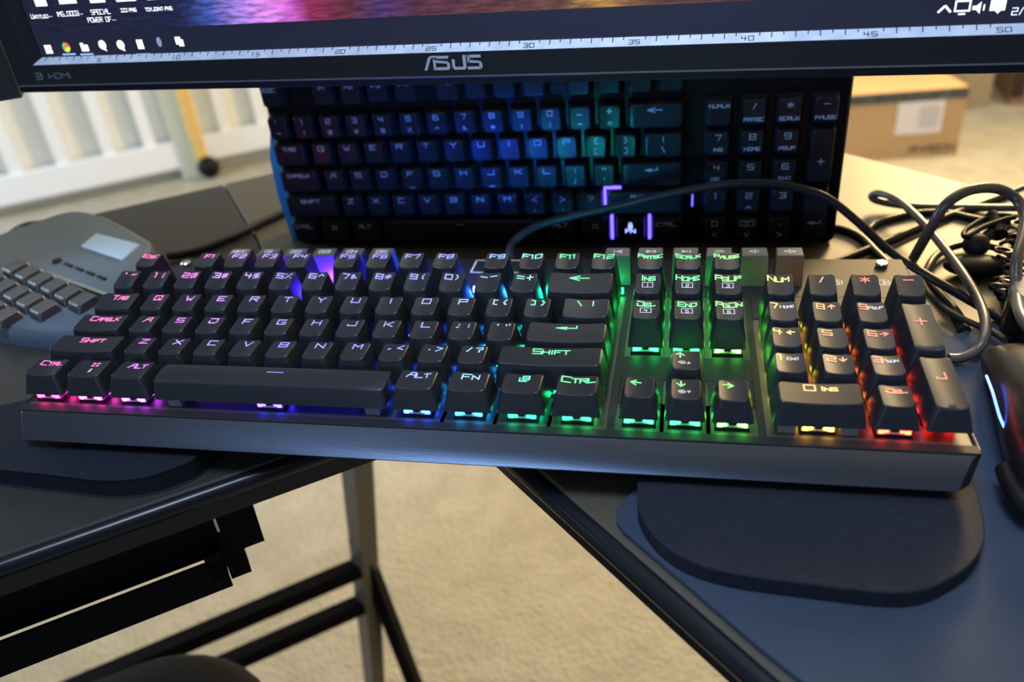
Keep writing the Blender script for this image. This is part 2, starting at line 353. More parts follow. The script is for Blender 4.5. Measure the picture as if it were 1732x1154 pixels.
K(19.5, 5, 2, [('0', -5.5, LY, 4.2, 3.6)] + word('Ins', 4, LY + .2, 2.6, 1.05, .3)); K(21, 5, 1, [('.', -4.6, LY, 2.6, 3.2)] + word('Del', .8, LY + .2, 2.5, 1.0, .25))
K(22, 3, 1, [('+', -2, -1 + 5, 4.4, 4.4)], 'plus_key', tall=1); K(22, 5, 1, [('J', -1.6, 5, 3.4, 4)], 'numpad_enter_key', tall=1)

far_switch, far_led = MB(), {}
for (xu, r, w, name, lit, white, tall) in keys:
    zf, zb = ZR[r]; yc = YC[r]; cx = xu * U
    if tall: zb = ZR[r - 1][1] - .4; 
    if name == 'space_bar':
        mb = MB(); sf = cap_mesh(mb, w, -6.9, 6.3, zf - .4, zb + .2, -12.5, 0, sag=.8, tw=3.2, T=Matrix.Translation((cx, yc, 0)), conv=True)
    else:
        mb = MB(); sf = cap_mesh(mb, w, -6.8, 6.4 + (U if tall else 0), zf, zb, -12.5, 0, ys1=9.1 + (U if tall else 0), T=Matrix.Translation((cx, yc, 0)))
    cap = mb.build(name, M_CAP, kb, smooth=24)
    ml, md = ledmats(xu if not tall else 22)
    g = MB(); off = U / 2 - 3 if tall else 0
    for qd in stroke2d(lit, .64 if name != 'space_bar' else .5): g.add([sf(p.x, p.y + off) for p in qd], [(0, 1, 2, 3)])
    g.build('legend', ml, cap)
    if white:
        g = MB()
        for qd in stroke2d(white, .36): g.add([sf(p.x, p.y) for p in qd], [(0, 1, 2, 3)])
        g.build('printed_mark', M_WPRINT, cap, 'small white printed mark')
    # switch under the cap
    sy = yc + (U / 2 if tall else 0)
    def sw(mb):
        mb.hexa([(cx - 7.2, sy - 7.2, -18), (cx + 7.2, sy - 7.2, -18), (cx + 7.2, sy + 7.2, -18), (cx - 7.2, sy + 7.2, -18)], [(cx - 6.6, sy - 6.8, -16.2), (cx + 6.6, sy - 6.8, -16.2), (cx + 6.6, sy + 6.8, -16.2), (cx - 6.6, sy + 6.8, -16.2)])
        mb.hexa([(cx - 1.4, sy - 7.45, -14.6), (cx + 1.4, sy - 7.45, -14.6), (cx + 1.4, sy - 6.6, -14.6), (cx - 1.4, sy - 6.6, -14.6)], [(cx - 1.4, sy - 7.3, -13.2), (cx + 1.4, sy - 7.3, -13.2), (cx + 1.4, sy - 6.4, -13.2), (cx - 1.4, sy - 6.4, -13.2)])
        mb.box(cx - 2, cx + 2, sy - 2, sy + 2, -12.2, -6); return mb
    def hs(mb): return mb.hexa([(cx - 6.4, sy - 6.7, -16.2), (cx + 6.4, sy - 6.7, -16.2), (cx + 6.4, sy + 6.7, -16.2), (cx - 6.4, sy + 6.7, -16.2)], [(cx - 5.2, sy - 5.6, -12.2), (cx + 5.2, sy - 5.6, -12.2), (cx + 5.2, sy + 5.6, -12.2), (cx - 5.2, sy + 5.6, -12.2)])
    def ld(mb):
        for a in (-1, 1):
            mb.box(cx + a * 4.9 - 1.0, cx + a * 4.9 + 1.0, sy - 7.35, sy - 6.55, -15.6, -13.7)
            mb.box(cx + a * 3.1 - .9, cx + a * 3.1 + .9, sy - 7.0, sy - 6.5, -15.2, -14.3)
            mb.box(cx + a * 6.7 - .35, cx + a * 6.7 + .35, sy - 1.6, sy + 1.6, -15.8, -14.6)
        mb.box(cx - 4, cx + 4, sy + 6.5, sy + 7.2, -15.6, -14.4)
        return mb
    if r == 0: 
        sw(far_switch); hs(far_switch); far_led.setdefault(md.name, MB()); ld(far_led[md.name])
    else:
        s = sw(MB()).build('switch', M_DARK, kb); hs(MB()).build('housing', M_CLEAR, s); ld(MB()).build('led', md, s)
    if w >= 2 and not tall:    # stabiliser stems of the long keys
        hwid = 50 if name == 'space_bar' else 12
        st = MB()
        for a in (-1, 1): st.box(cx + a * hwid - 3.4, cx + a * hwid + 3.4, yc - 6.6, yc + 4, -17.9, -13.4)
        st.build('stabilizer', mat('grey_stabilizer', (.16, .17, .19), .35), cap)
fs = far_switch.build('back_row_switches', M_DARK, kb); fs['kind'] = 'stuff'
for k_, b_ in far_led.items(): b_.build('led', D.materials[k_], fs)

# small keys of the top row
M_MEDIA = mat('smoky_media_key', (.05, .052, .056), .4)
media = [(407, 'REC', -1), (456, 'G1', -1), (502, 'G2', -1), (551, 'G3', -1), (598, 'G4', -1), (648, 'G5', -1), (1044, 'prev', 1), (1100, 'play', 1), (1160, 'next', 1), (1217, 'mute', 1), (1277, 'voldn', 1), (1337, 'volup', 1)]
MY = 53.0
for px, s, gside in media:
    c = at(px + (0 if gside > 0 else -6), 432, y=MY); x = c.x; zt2 = c.z
    mb = MB()
    def q4(h0, h1, ya, yb, z): return [(x - h0, ya, z), (x + h0, ya, z), (x + h1, yb, z), (x - h1, yb, z)]
    mb.rings([[(x - 7.2, MY - 1.5, -17), (x + 7.2, MY - 1.5, -17), (x + 7.2, MY + 10, -17), (x - 7.2, MY + 10, -17)],
              [(x - 6.9, MY - .2, zt2 - .5), (x + 6.9, MY - .2, zt2 - .5), (x + 6.6, MY + 8.2, zt2 + .3), (x - 6.6, MY + 8.2, zt2 + .3)],
              [(x - 6.5, MY + .2, zt2), (x + 6.5, MY + .2, zt2), (x + 6.2, MY + 7.8, zt2 + .8), (x - 6.2, MY + 7.8, zt2 + .8)]])
    k = mb.build('media_key' if gside > 0 else 'macro_key', M_MEDIA, kb)
    g = MB(); it = word(s, 0, 1.8, 3.0, 1.0, .3) if gside < 0 else [(s, -2.4, 1.6, 5, 3.2)]
    for qd in stroke2d(it, .5): g.add([(x + p.x, MY + p.y + .8, zt2 + .08 + .1 * (p.y + .6)) for p in qd], [(0, 1, 2, 3)])
    g.build('legend', M_WPRINT, k)
for xx, yy in ((x_ * U, YC[0] + 12.5) for x_ in (.6, 2.6, 3.5, 4.5, 5.7, 6.6, 7.6, 8.6, 9.6, 10.8, 11.8, 12.8, 13.8, 14.7, 15.75, 16.75, 17.75)):
    MB().box(xx - 5, xx + 5, yy - .6, yy + .9, -17.1, -14.2).build('added_row_glow', glow('row_glow_%d' % int(xx / U * 2), tuple(v ** 1.5 for v in led(min(xx / U, 17.3))), 620 if 5.5 < xx / U < 13 else 70 if xx / U < 13 else 26), kb, 'added glow strip hidden behind the function keys')  # hidden emitters added to brighten the media keys and the upright keyboard

# ------------------------------------------------------------------ second keyboard, standing on its long edge behind the first
M_CAP2 = mat('satin_black_keycap', (.012, .013, .016), .30, spec=.3)
M_LEG2 = mat('grey_key_lettering', (.34, .37, .46), .5)
FY = 160.0
kb2 = empty('upright_keyboard', (223, FY + 14, -46), 'unlit black keyboard stood on its long edge under the monitor, Fn key lit blue', 'keyboard')
# local frame: x right, local y -> world z, local z -> world -y (towards the viewer)
T2 = Matrix(((1, 0, 0, 0), (0, 0, -1, FY), (0, 1, 0, 0), (0, 0, 0, 1)))
mb = MB()
def r2(pts, d): return [T2 @ Vector((x, y, d)) for x, y in pts]
o2 = rrect(29.5, 414, -46, 92, 5, 4); o2i = rrect(31, 412.5, -44.6, 90.6, 4, 4)
mb.rings([r2(o2i, -34), r2(o2, -31), r2(o2, -12), r2(o2i, -10.6)])
mb.build('case', mat('glossy_black_case', (.004, .004, .005), .3, spec=.3), kb2, smooth=35)
Z2 = {'F': 68, 'n': 45.5, 'Q': 26.6, 'A': 7.2, 'Z': -12, 'B': -31.2}
def K2(x_mm, row, w, items, name='keycap', lit=False, tall=0):
    yc = Z2[row]; M = T2 @ Matrix.Translation((x_mm, yc, 0))
    mb = MB(); sf = cap_mesh(mb, w, -7.2, 7.4 + tall, -.2, .3, -9.6, 0, sag=.35, tw=3.3, ys1=9.1 + tall, T=M, conv=(name == 'space_bar'))
    c = mb.build(name, M_CAP2, kb2, smooth=42)
    g = MB()
    for qd in stroke2d(items, .5): g.add([sf(p.x, p.y) for p in qd], [(0, 1, 2, 3)])
    g.build('legend', glow('fn_blue_light', (.25, .32, 1), 3.5) if lit else M_LEG2, c)
x0 = 31.0
def X2(u): return x0 + u * U
for i, (a, b) in enumerate(zip('`1234567890-=', '~!@#$%^&*()_+')): K2(X2(.5 + i), 'n', 1, [((a if a not in '-=' else b), -1.8, 2.6, 3.2, 3.2), ((b if a not in '-=' else a), -1.3, -4.6, 2.4, 2.4)])
K2(X2(14), 'n', 2, [('\u2190', -5, 2.5, 9, 3)])
K2(X2(.75), 'Q', 1.5, word('TAB', 0, 3.2, 2.2, 1.2, .5))
for i, c in enumerate('QWERTYUIOP'): K2(X2(2 + i), 'Q', 1, [(c, -2.1, 2.6, 4.2, 3.2)])
for i, c in enumerate(('{[', '}]')): K2(X2(12 + i), 'Q', 1, [(c[0], -1.8, 2.4, 3.6, 3.6), (c[1], -1.8, -4.4, 3.6, 3.6)])
K2(X2(14.25), 'Q', 1.5, [('|', -1.8, 2.4, 3.6, 3.6), ('\\', -1.8, -4.4, 3.6, 3.6)])
K2(X2(.875), 'A', 1.75, word('CAPSLK', 0, 3.4, 2.0, 1.2, .4))
for i, c in enumerate('ASDFGHJKL'): K2(X2(2.25 + i), 'A', 1, [(c, -2.1, 2.6, 4.2, 3.2)] + ([('-', -1.8, -6.2, 3.6, 1)] if c in 'FJ' else []))
K2(X2(11.25), 'A', 1, [(':', -1.6, 2.6, 3.4, 3.2), (';', -1.6, -4.4, 3.4, 3.2)]); K2(X2(12.25), 'A', 1, [('"', -1.6, 2.2, 3.4, 3.2), ("'", -1.6, -4.8, 3.4, 3.2)])
K2(X2(13.875), 'A', 2.25, [('\u21b5', -4, 1.6, 7.5, 3.6)])
K2(X2(1.125), 'Z', 2.25, word('SHIFT', 0, 3.2, 2.3, 1.2, .4))
for i, c in enumerate('ZXCVBNM'): K2(X2(2.75 + i), 'Z', 1, [(c, -2.1, 2.6, 4.2, 3.2)])
for i, c in enumerate(('<,', '>.', '?/')): K2(X2(9.75 + i), 'Z', 1, [(c[0], -1.8, 1.6, 3.4, 3.6), (c[1], -1.6, -5, 3, 3)])
K2(X2(13.625), 'Z', 2.75, word('SHIFT', -2, 3.2, 2.3, 1.2, .4))
for x, w, s in ((.625, 1.25, 'CTRL'), (3.125, 1.25, 'ALT'), (10.625, 1.25, 'ALT'), (14.375, 1.25, 'CTRL')): K2(X2(x), 'B', w, word(s, 0, 2.8, 2.3, 1.3, .4))
K2(X2(1.875), 'B', 1.25, [('win', -2, .8, 4, 4)]); K2(X2(11.875), 'B', 1.25, [('win', -2, .8, 4, 4)]); K2(X2(6.875), 'B', 6.25, [('-', -2.4, 4.6, 4.8, .1)], 'space_bar')
K2(X2(13.125), 'B', 1.25, [('lock', -1.6, 1.2, 3.2, 3.8)] + word('FN', 0, -2.2, 2.6, 1.1, .4), lit=True)
NX = (336.3, 357.0, 377.8, 398.6)
for i, (a, b) in enumerate((('NUMLK', ''), ('/', 'PRTSC'), ('*', 'SCRLK'), ('-', 'PAUSE'))):
    K2(NX[i], 'n', 1, (word(a, 0, 4, 2, 1.1, .3) if i == 0 else [(a, -1.8, 2.4, 3.6, 3.4)]) + (word(b, 0, -5, 1.9, 1.1, .3) if b else []))
for r, d in (('Q', ('7INS', '8HOME', '9PGUP')), ('A', ('4DEL', '5', '6END')), ('Z', ('1', '2', '3')), ('B', ('0', '0', '.'))):
    for i, s in enumerate(d):
        it = [(s[0], -1.9, 2.4, 3.6, 3.4)] if not (r == 'B' and i == 1) else [('0', -4.2, 2.4, 3.6, 3.4), ('0', .6, 2.4, 3.6, 3.4)]
        if len(s) > 1: it += word(s[1:], 0, -4.6, 1.9, 1.1, .3)
        if r == 'Z' and i == 1: it += [('^', -1.6, -6.4, 3.2, 3.4)]
        if r == 'B': it += [('<^>'[i] if i != 1 else 'V', -1.4, -5.6, 2.8, 3)]
        K2(NX[i], r, 1, it)
K2(NX[3], 'A', 1, [('+', -1.8, 5, 3.6, 3.6)], tall=U); K2(NX[3], 'B', 1, [('\u21b5', -4, 2.4, 7.5, 3.4)], tall=U)
for i in range(13): K2(X2((.5, 2.5, 3.5, 4.5, 5.5, 7, 8, 9, 10, 11.5, 12.5, 13.5, 14.5)[i]), 'F', 1, word(('ESC' if i == 0 else 'F%d' % i), 0, 2.8, 2.2, 1.2, .4), name='function_key')
MBL = glow('blue_edge_light', (.10, .06, 1), 5.0)
mb = MB()
for u, za, zb_ in ((12.45, -40, -22.6), (13.78, -40, -22.6)): mb.box(X2(u) - .9, X2(u) + .9, FY + 4.5, FY + 6.5, za, zb_)
mb.box(X2(12.23) - .8, X2(12.23) + .8, FY + 4.5, FY + 6.5, -20.5, -2.6); mb.box(X2(12.2), X2(12.8), FY + 4.5, FY + 6.5, -3.6, -2.2); mb.box(X2(15.25) - .4, X2(15.25) + .4, FY + 8, FY + 9, -18, -10)
mb.build('edge_light', MBL, kb2, 'blue light leaking around the Fn key')

# blue sleeve behind the upright keyboard
mb = MB(); mb.rings([[(22, 176, -46), (60, 176, -46), (60, 214, -46), (22, 214, -46)], [(19, 176, -10), (60, 176, -10), (60, 214, -10), (19, 214, -10)], [(20, 176, 20), (60, 176, 20), (60, 214, 20), (20, 214, 20)], [(30, 176, 55), (60, 176, 55), (60, 214, 55), (30, 214, 55)]])
tag(mb.build('blue_box', mat('blue_gloss_card', (.02, .22, .62), .25, noise=(30, (.03, .42, .75))), smooth=30), 'narrow glossy blue box edge showing behind the left end of the upright keyboard', 'box')

# ------------------------------------------------------------------ monitor
QA = -.0953497; P0 = Vector((242.56, 40.25, 116.43)); DS = Vector((math.cos(QA), math.sin(QA), 0)); NS = Vector((math.sin(QA), -math.cos(QA), 0))
def MP(s, n, z): v = P0 + DS * (s - 300) + NS * n; return Vector((v.x, v.y, z))     # s along, n towards the viewer
def mbox(mb, s0, s1, n0, n1, z0, z1): return mb.hexa([MP(s0, n0, z0), MP(s1, n0, z0), MP(s1, n1, z0), MP(s0, n1, z0)], [MP(s0, n0, z1), MP(s1, n0, z1), MP(s1, n1, z1), MP(s0, n1, z1)])
M_BEZ = mat('black_monitor_plastic', (.013, .015, .019), .33)
mon = empty('monitor', MP(258, -150, -46), 'wide black monitor with a silver centimetre ruler along its lower bezel', 'monitor')
mb = MB()
mb.rings([[MP(-14.6, -22, 99), MP(532.6, -22, 99), MP(532.6, -22, 460), MP(-14.6, -22, 460)], [MP(-14.6, -3, 97.6), MP(532.6, -3, 97.6), MP(532.6, -3, 461), MP(-14.6, -3, 461)], [MP(-14.6, -.8, 98.2), MP(532.6, -.8, 98.2), MP(532.6, -.8, 461), MP(-14.6, -.8, 461)]], True, False)
def fr_(z0, z1, s0, s1, n): return [MP(s0, n, z0), MP(s1, n, z0), MP(s1, n, z1), MP(s0, n, z1)]
mb.rings([fr_(98.2, 461, -14.6, 532.6, -.8), fr_(101.3, 459, -13.8, 531.8, -.2), fr_(101.9, 458.5, -13.4, 531.4, .6), fr_(102.5, 458, -13, 531, 0), fr_(113.4, 447, 0.0, 518, 0), ], False, False)
mb.rings([fr_(113.4, 447, 0, 518, 0), fr_(113.4, 446, .5, 517.5, -1.0)], False, False)
mb.rings([fr_(116.7, 444, 5, 513, -5.2), fr_(116.8, 443, 5.2, 512.8, -6.2)], False, False)
mb.rings([fr_(113.4, 446, .5, 517.5, -1.0), fr_(116.7, 444, 5, 513, -5.2)], False, False)
bez = mb.build('bezel', M_BEZ, mon, smooth=20)
mb = MB(); mbox(mb, -12.5, 530.5, .1, .75, 101.9, 102.5); mb.build('edge_highlight', mat('bezel_highlight', (.20, .22, .25), .25, metal=.6), mon, 'highlight along the lower bezel, laid on as a thin pale strip')  # edge highlight put in as a paler strip of its own
# silver ruler: the sloping ledge under the screen
mb = MB(); e = .25
a = MP(2, -1.0 + e, 113.6); b = MP(516, -1.0 + e, 113.6); c = MP(511.6, -5.0 + e, 116.9); d = MP(6.4, -5.0 + e, 116.9)
mb.hexa([MP(2, -1.3, 113.4), MP(516, -1.3, 113.4), MP(511.6, -5.4, 116.7), MP(6.4, -5.4, 116.7)], [a, b, c, d])
rul = mb.build('ruler_strip', mat('silver_ruler', (.42, .47, .58), .5, metal=.2, noise=(120, (.32, .37, .47))), mon, 'silver printed centimetre ruler')
g = MB()
def RP(s, t): v = MP(s, -1.0 + e - 4.0 * t + .05, 113.6 + 3.3 * t + .05); return v
for k in range(1, 101):
    s = k * 5.0
    if k % 10 == 0: 
        for ch, gx in zip('%d' % (k // 2), (-2.6, .4)):
            for qd in stroke2d([(ch, gx, 1.3, 2.1, 2.6)], .42): g.add([RP(s + p.x, p.y / 5.9) for p in qd], [(0, 1, 2, 3)])
        continue
    t0 = .45 if k % 2 == 0 else .68
    g.add([RP(s - .22, t0), RP(s + .22, t0), RP(s + .22, 1), RP(s - .22, 1)], [(0, 1, 2, 3)])
g.build('ruler_marks', mat('ruler_ink', (.02, .02, .025), .6), rul)
# maker's letters and port words on the bezel
g = MB()
def poly(mbx, pts, n=.18): mbx.add([MP(s, n, z) for s, z in pts], [tuple(range(len(pts)))])
def L0(x, z): return (246 + x * .962, 105.3 + z * 1.0)
LOGO = [[(0, 0), (1.6, 0), (4.6, 6.3), (3.3, 6.6), (2.5, 5.4)], [(3.1, 6.9), (9.0, 6.9), (9.0, 5.9), (4.2, 5.9), (3.9, 6.9)], [(5.3, 5.2), (6.7, 5.2), (6.7, 0), (5.3, 0)],
        [(7.0, 6.8), (14.2, 6.8), (13.8, 5.4), (7.4, 5.4)], [(5.6, 4.9), (13.2, 4.2), (14.4, 3.2), (14.4, 2.9), (7.0, 3.5)], [(14.4, 3.2), (14.4, .9), (13.4, 0), (6.0, 0), (6.0, 1.4), (12.8, 1.4), (12.8, 3.2)],
        [(15.6, 5.0), (17.2, 5.0), (17.2, 1.4), (15.6, .8)], [(15.6, 1.4), (16.6, 0), (22.4, 0), (23.3, 1.0), (23.3, 1.4)], [(21.6, 1.2), (23.3, 1.2), (23.3, 6.9), (21.6, 6.9)],
        [(24.0, 6.9), (31.4, 6.9), (31.4, 5.5), (24.6, 5.5)], [(24.0, 6.9), (25.4, 6.9), (25.4, 3.0), (24.0, 3.4)], [(24.2, 4.6), (31.0, 3.9), (31.8, 2.9), (24.2, 3.2)], [(30.2, 3.6), (31.8, 2.9), (31.8, .9), (30.8, 0), (30.2, .4)], [(23.9, 0), (30.8, 0), (31.3, 1.4), (23.9, 1.4)]]
for p_ in LOGO: poly(g, [L0(x, z) for x, z in p_])
g.build('maker_logo', mat('silver_logo', (.62, .68, .78), .35, metal=.6), mon, 'silver block letter logo on the lower bezel')
g = MB()
for qd in stroke2d([('H', 11.5, 106.0, 4, 2.8), ('D', 16.5, 106.0, 3.4, 2.8), ('M', 21, 106, 4.4, 2.8), ('I', 24.5, 106, 4, 2.8), ('P', 3.5, 106, 2.6, 3), ('D', 2.0, 105.6, 4.6, 3.6)], .55): g.add([MP(p.x, .12, p.y) for p in qd], [(0, 1, 2, 3)])
g.build('port_marks', mat('dim_grey_print', (.14, .15, .17), .5), mon)
# the lit picture
m = D.materials.new('screen_picture'); m.use_nodes = True; nt = m.node_tree; b = nt.nodes['Principled BSDF']; b.inputs['Base Color'].default_value = (.01, .01, .012, 1); b.inputs['Roughness'].default_value = .3
tc = nt.nodes.new('ShaderNodeTexCoord'); sx = nt.nodes.new('ShaderNodeSeparateXYZ'); nt.links.new(tc.outputs['UV'], sx.inputs[0])
n1 = nt.nodes.new('ShaderNodeTexNoise'); mp = nt.nodes.new('ShaderNodeMapping'); mp.inputs['Scale'].default_value = (40, 150, 1); nt.links.new(tc.outputs['UV'], mp.inputs[0]); nt.links.new(mp.outputs[0], n1.inputs['Vector']); n1.inputs['Scale'].default_value = 1.2; n1.inputs['Detail'].default_value = 6
ad = nt.nodes.new('ShaderNodeMath'); ad.operation = 'MULTIPLY_ADD'; ad.inputs[1].default_value = .02; nt.links.new(n1.outputs['Fac'], ad.inputs[0]); 
su = nt.nodes.new('ShaderNodeMath'); su.operation = 'SUBTRACT'; su.inputs[1].default_value = .025; nt.links.new(sx.outputs['X'], su.inputs[0]); nt.links.new(su.outputs[0], ad.inputs[2])
rp = nt.nodes.new('ShaderNodeValToRGB'); cr = rp.color_ramp
SW = 508.0
stops = [(0, (.008, .009, .03)), (95, (.010, .012, .05)), (115, (.05, .09, .40)), (130, (.35, .22, .75)), (150, (.75, .25, .85)), (163, (.62, .12, .6)), (172, (.28, .02, .09)), (195, (.11, .022, .04)), (212, (.07, .03, .14)), (232, (.09, .025, .05)), (300, (.13, .045, .035)), (322, (.42, .22, .05)), (345, (.13, .05, .03)), (400, (.06, .015, .035)), (420, (.012, .01, .05)), (508, (.008, .008, .05))]
cr.elements[0].position = 0; cr.elements[0].color = (*stops[0][1], 1); cr.elements[1].position = 1; cr.elements[1].color = (*stops[-1][1], 1)
for s_, c_ in stops[1:-1]: el = cr.elements.new(s_ / SW); el.color = (*c_, 1)
nt.links.new(ad.outputs[0], rp.inputs['Fac'])
mx = nt.nodes.new('ShaderNodeMix'); mx.data_type = 'RGBA'; gt = nt.nodes.new('ShaderNodeMath'); gt.operation = 'GREATER_THAN'; gt.inputs[1].default_value = 12.0 / 325
nt.links.new(sx.outputs['Y'], gt.inputs[0]); nt.links.new(gt.outputs[0], mx.inputs['Factor']); mx.inputs['A'].default_value = (.009, .011, .032, 1); nt.links.new(rp.outputs['Color'], mx.inputs['B'])
mul = nt.nodes.new('ShaderNodeMix'); mul.data_type = 'RGBA'; mul.blend_type = 'MULTIPLY'; mul.inputs['Factor'].default_value = .75
cr2 = nt.nodes.new('ShaderNodeValToRGB'); cr2.color_ramp.elements[0].position = .38; cr2.color_ramp.elements[1].position = .62; cr2.color_ramp.elements[0].color = (.45, .45, .45, 1); cr2.color_ramp.elements[1].color = (1.5, 1.5, 1.5, 1)
nt.links.new(n1.outputs['Fac'], cr2.inputs['Fac']); nt.links.new(mx.outputs['Result'], mul.inputs['A']); nt.links.new(cr2.outputs['Color'], mul.inputs['B'])
mx2 = nt.nodes.new('ShaderNodeMix'); mx2.data_type = 'RGBA'; nt.links.new(gt.outputs[0], mx2.inputs['Factor']); nt.links.new(mx.outputs['Result'], mx2.inputs['A']); nt.links.new(mul.outputs['Result'], mx2.inputs['B'])
nt.links.new(mx2.outputs['Result'], b.inputs['Emission Color']); b.inputs['Emission Strength'].default_value = 1.0
mb = MB(); mb.add([MP(5, -6, 116.8), MP(513, -6, 116.8), MP(513, -6, 443), MP(5, -6, 443)], [(0, 1, 2, 3)])
scr = mb.build('screen', m, mon, 'lit screen with a colourful night wallpaper')
uv = scr.data.uv_layers.new(name='uv')
for li, lp in enumerate(scr.data.loops):
    co = W(P0) * 0; v = scr.data.vertices[lp.vertex_index].co + base_of(mon); s = (v - W(P0)).dot(DS) * 1000 + 300; z = v.z * 1000 - FLOOR
    uv.data[li].uv = ((s - 5) / SW, (z - 118) / 325)
# icons and words on the desktop and task bar
ICW = glow('screen_white', (.85, .92, 1), 1.6); g = MB()
def sp(pts, mbx=None, n=-5.9): (mbx or g).add([MP(s, n, z) for s, z in pts], [tuple(range(len(pts)))])
def rct(s, z, w, h, mbx=None): sp([(s, z), (s + w, z), (s + w, z + h), (s, z + h)], mbx)
def on(px, py):
    v = atp(px, py, MP(0, -5.9, 0), NS); return (v - P0).dot(DS) + 300, v.z
def icon(name, fn):
    global g
    g = MB(); fn(); g.build(name, ICW, scr)
def i1(): s, z = on(82, 84); [rct(s - 2.4 + i * 2.6, z - 2.2 + j * 2.5, 2.3, 2.2) for i in (0, 1) for j in (0, 1)]
def i2(): s, z = on(143, 80); rct(s - 2.6, z - 2.2, 5.2, 3.6); rct(s - 2.6, z + 1.5, 2.4, .9)
def i3(): s, z = on(237, 75); rct(s - 2.1, z - 2.5, 4.2, 5)
def i4(): s, z = on(303, 70); rct(s - 2.4, z - 1.6, 3.6, 4); rct(s - .6, z - 2.6, 3.2, 3.6)
for f_ in (i1, i2, i3, i4): icon('taskbar_icon', f_)
for px in (173, 204):
    def i5(): s, z = on(px, 76); k = 12; sp([(s + 2.6 * math.cos(2 * PI * i / k), z + 2.6 * math.sin(2 * PI * i / k)) for i in range(k)]); sp([(s - .4, z - 2.4), (s + 1.8, z - 2.2), (s + 2.0, z - 3.6)])
    icon('taskbar_icon', i5)
for px0, px1, py in ((60, 80, 8), (100, 130, 4), (152, 178, 2), (196, 230, 0), (248, 282, -3)):
    def i6(): s, z = on(px0, py); s1, _ = on(px1, py); rct(s, z - 1, s1 - s, 9)
    icon('desktop_icon', i6)
g = MB(); s, z = on(112, 80); k = 16; sp([(s + 2.7 * math.cos(2 * PI * i / k), z + 2.7 * math.sin(2 * PI * i / k)) for i in range(6)] + [(s, z)], g); g.build('screen_icon', glow('screen_red', (1, .12, .05), 1.2), scr, 'red part of the round icon')
g = MB(); sp([(s + 2.7 * math.cos(2 * PI * i / k), z + 2.7 * math.sin(2 * PI * i / k)) for i in range(5, 11)] + [(s, z)], g); g.build('screen_icon', glow('screen_green', (.05, .6, .1), 1.2), scr, 'green part of the round icon')
g = MB(); sp([(s + 2.7 * math.cos(2 * PI * i / k), z + 2.7 * math.sin(2 * PI * i / k)) for i in range(10, 17)] + [(s, z)], g); g.build('screen_icon', glow('screen_yellow', (1, .7, .05), 1.2), scr, 'yellow part of the round icon')
g = MB(); s, z = on(269, 71); sp([(s + 1.6 * math.cos(2 * PI * i / k), z + 2.6 * math.sin(2 * PI * i / k)) for i in range(k)], g); g.build('screen_icon', glow('screen_grey', (.25, .3, .5), 1.0), scr)
g = MB()
for px in (117, 147, 242): s, z = on(px, 92); rct(s - 4.6, z - .4, 9.2, .9, g)
g.build('screen_underlines', glow('screen_blue', (.25, .5, 1), 1.3), scr)
def wtext(t, px, py, h, th=.33, wf=.72):
    g = MB(); s, z = on(px, py)
    for qd in stroke2d(word(t, s, z - h / 2, h, wf, .3, .72), th): g.add([MP(p.x, -5.85, p.y) for p in qd], [(0, 1, 2, 3)])
    g.build('icon_caption' if t != '2/' else 'date_text', ICW, scr)
wtext('Untitled...', 70, 27, 2.3); wtext('IMG_0003...', 118, 23, 2.3); wtext('SPECIAL', 170, 20, 2.3); wtext('POWER OF...', 172, 33, 2.3); wtext('zzz.png', 217, 16, 2.3); wtext('toyjoint.png', 268, 14, 2.3)
wtext('2/', 1722, 19, 2.6)
def t1():
    s, z = on(1598, 15)
    for a_, b_ in (((-2.4, -1.4), (0, 1.2)), ((0, 1.2), (2.4, -1.4))):
        A = Vector((s + a_[0], z + a_[1])); B = Vector((s + b_[0], z + b_[1])); d_ = (B - A).normalized(); n_ = Vector((-d_.y, d_.x)) * .45
        sp([tuple(A - n_), tuple(B - n_), tuple(B + n_), tuple(A + n_)])
def t2(): s, z = on(1628, 13); rct(s - 3, z - 1.6, .7, 4.4); rct(s + 2.3, z - 1.6, .7, 4.4); rct(s - 3, z + 2.2, 6, .7); rct(s - 3, z - 1.6, 6, .7); rct(s - 1.2, z - 2.8, 2.6, .7)
def t3(): s, z = on(1656, 13); sp([(s - 2.4, z - .8), (s - 1, z - .8), (s + .6, z - 2.4), (s + .6, z + 2.4), (s - 1, z + .8), (s - 2.4, z + .8)]); rct(s + 1.5, z - 1.2, .6, 2.4)
def t4(): s, z = on(1688, 10); rct(s - 2.8, z - 1.8, 5.6, 5); sp([(s - .8, z - 1.8), (s + .4, z - 3.0), (s + 1.4, z - 1.8)])
for f_ in (t1, t2, t3, t4): icon('tray_icon', f_)
# stand
mb = MB(); mb.prism([tuple(MP(s, n, 0)[:2]) for s, n in ((170, -195), (344, -195), (344, -400), (170, -400))][::-1], -46, -34, 2); mb.build('stand_base', M_BEZ, mon)
mb = MB(); mbox(mb, 236, 278, -260, -22, 150, 190); mb.build('stand_arm', M_BEZ, mon)
mb = MB(); mbox(mb, 236, 278, -268, -232, -34, 200); mb.build('stand_post', M_BEZ, mon)

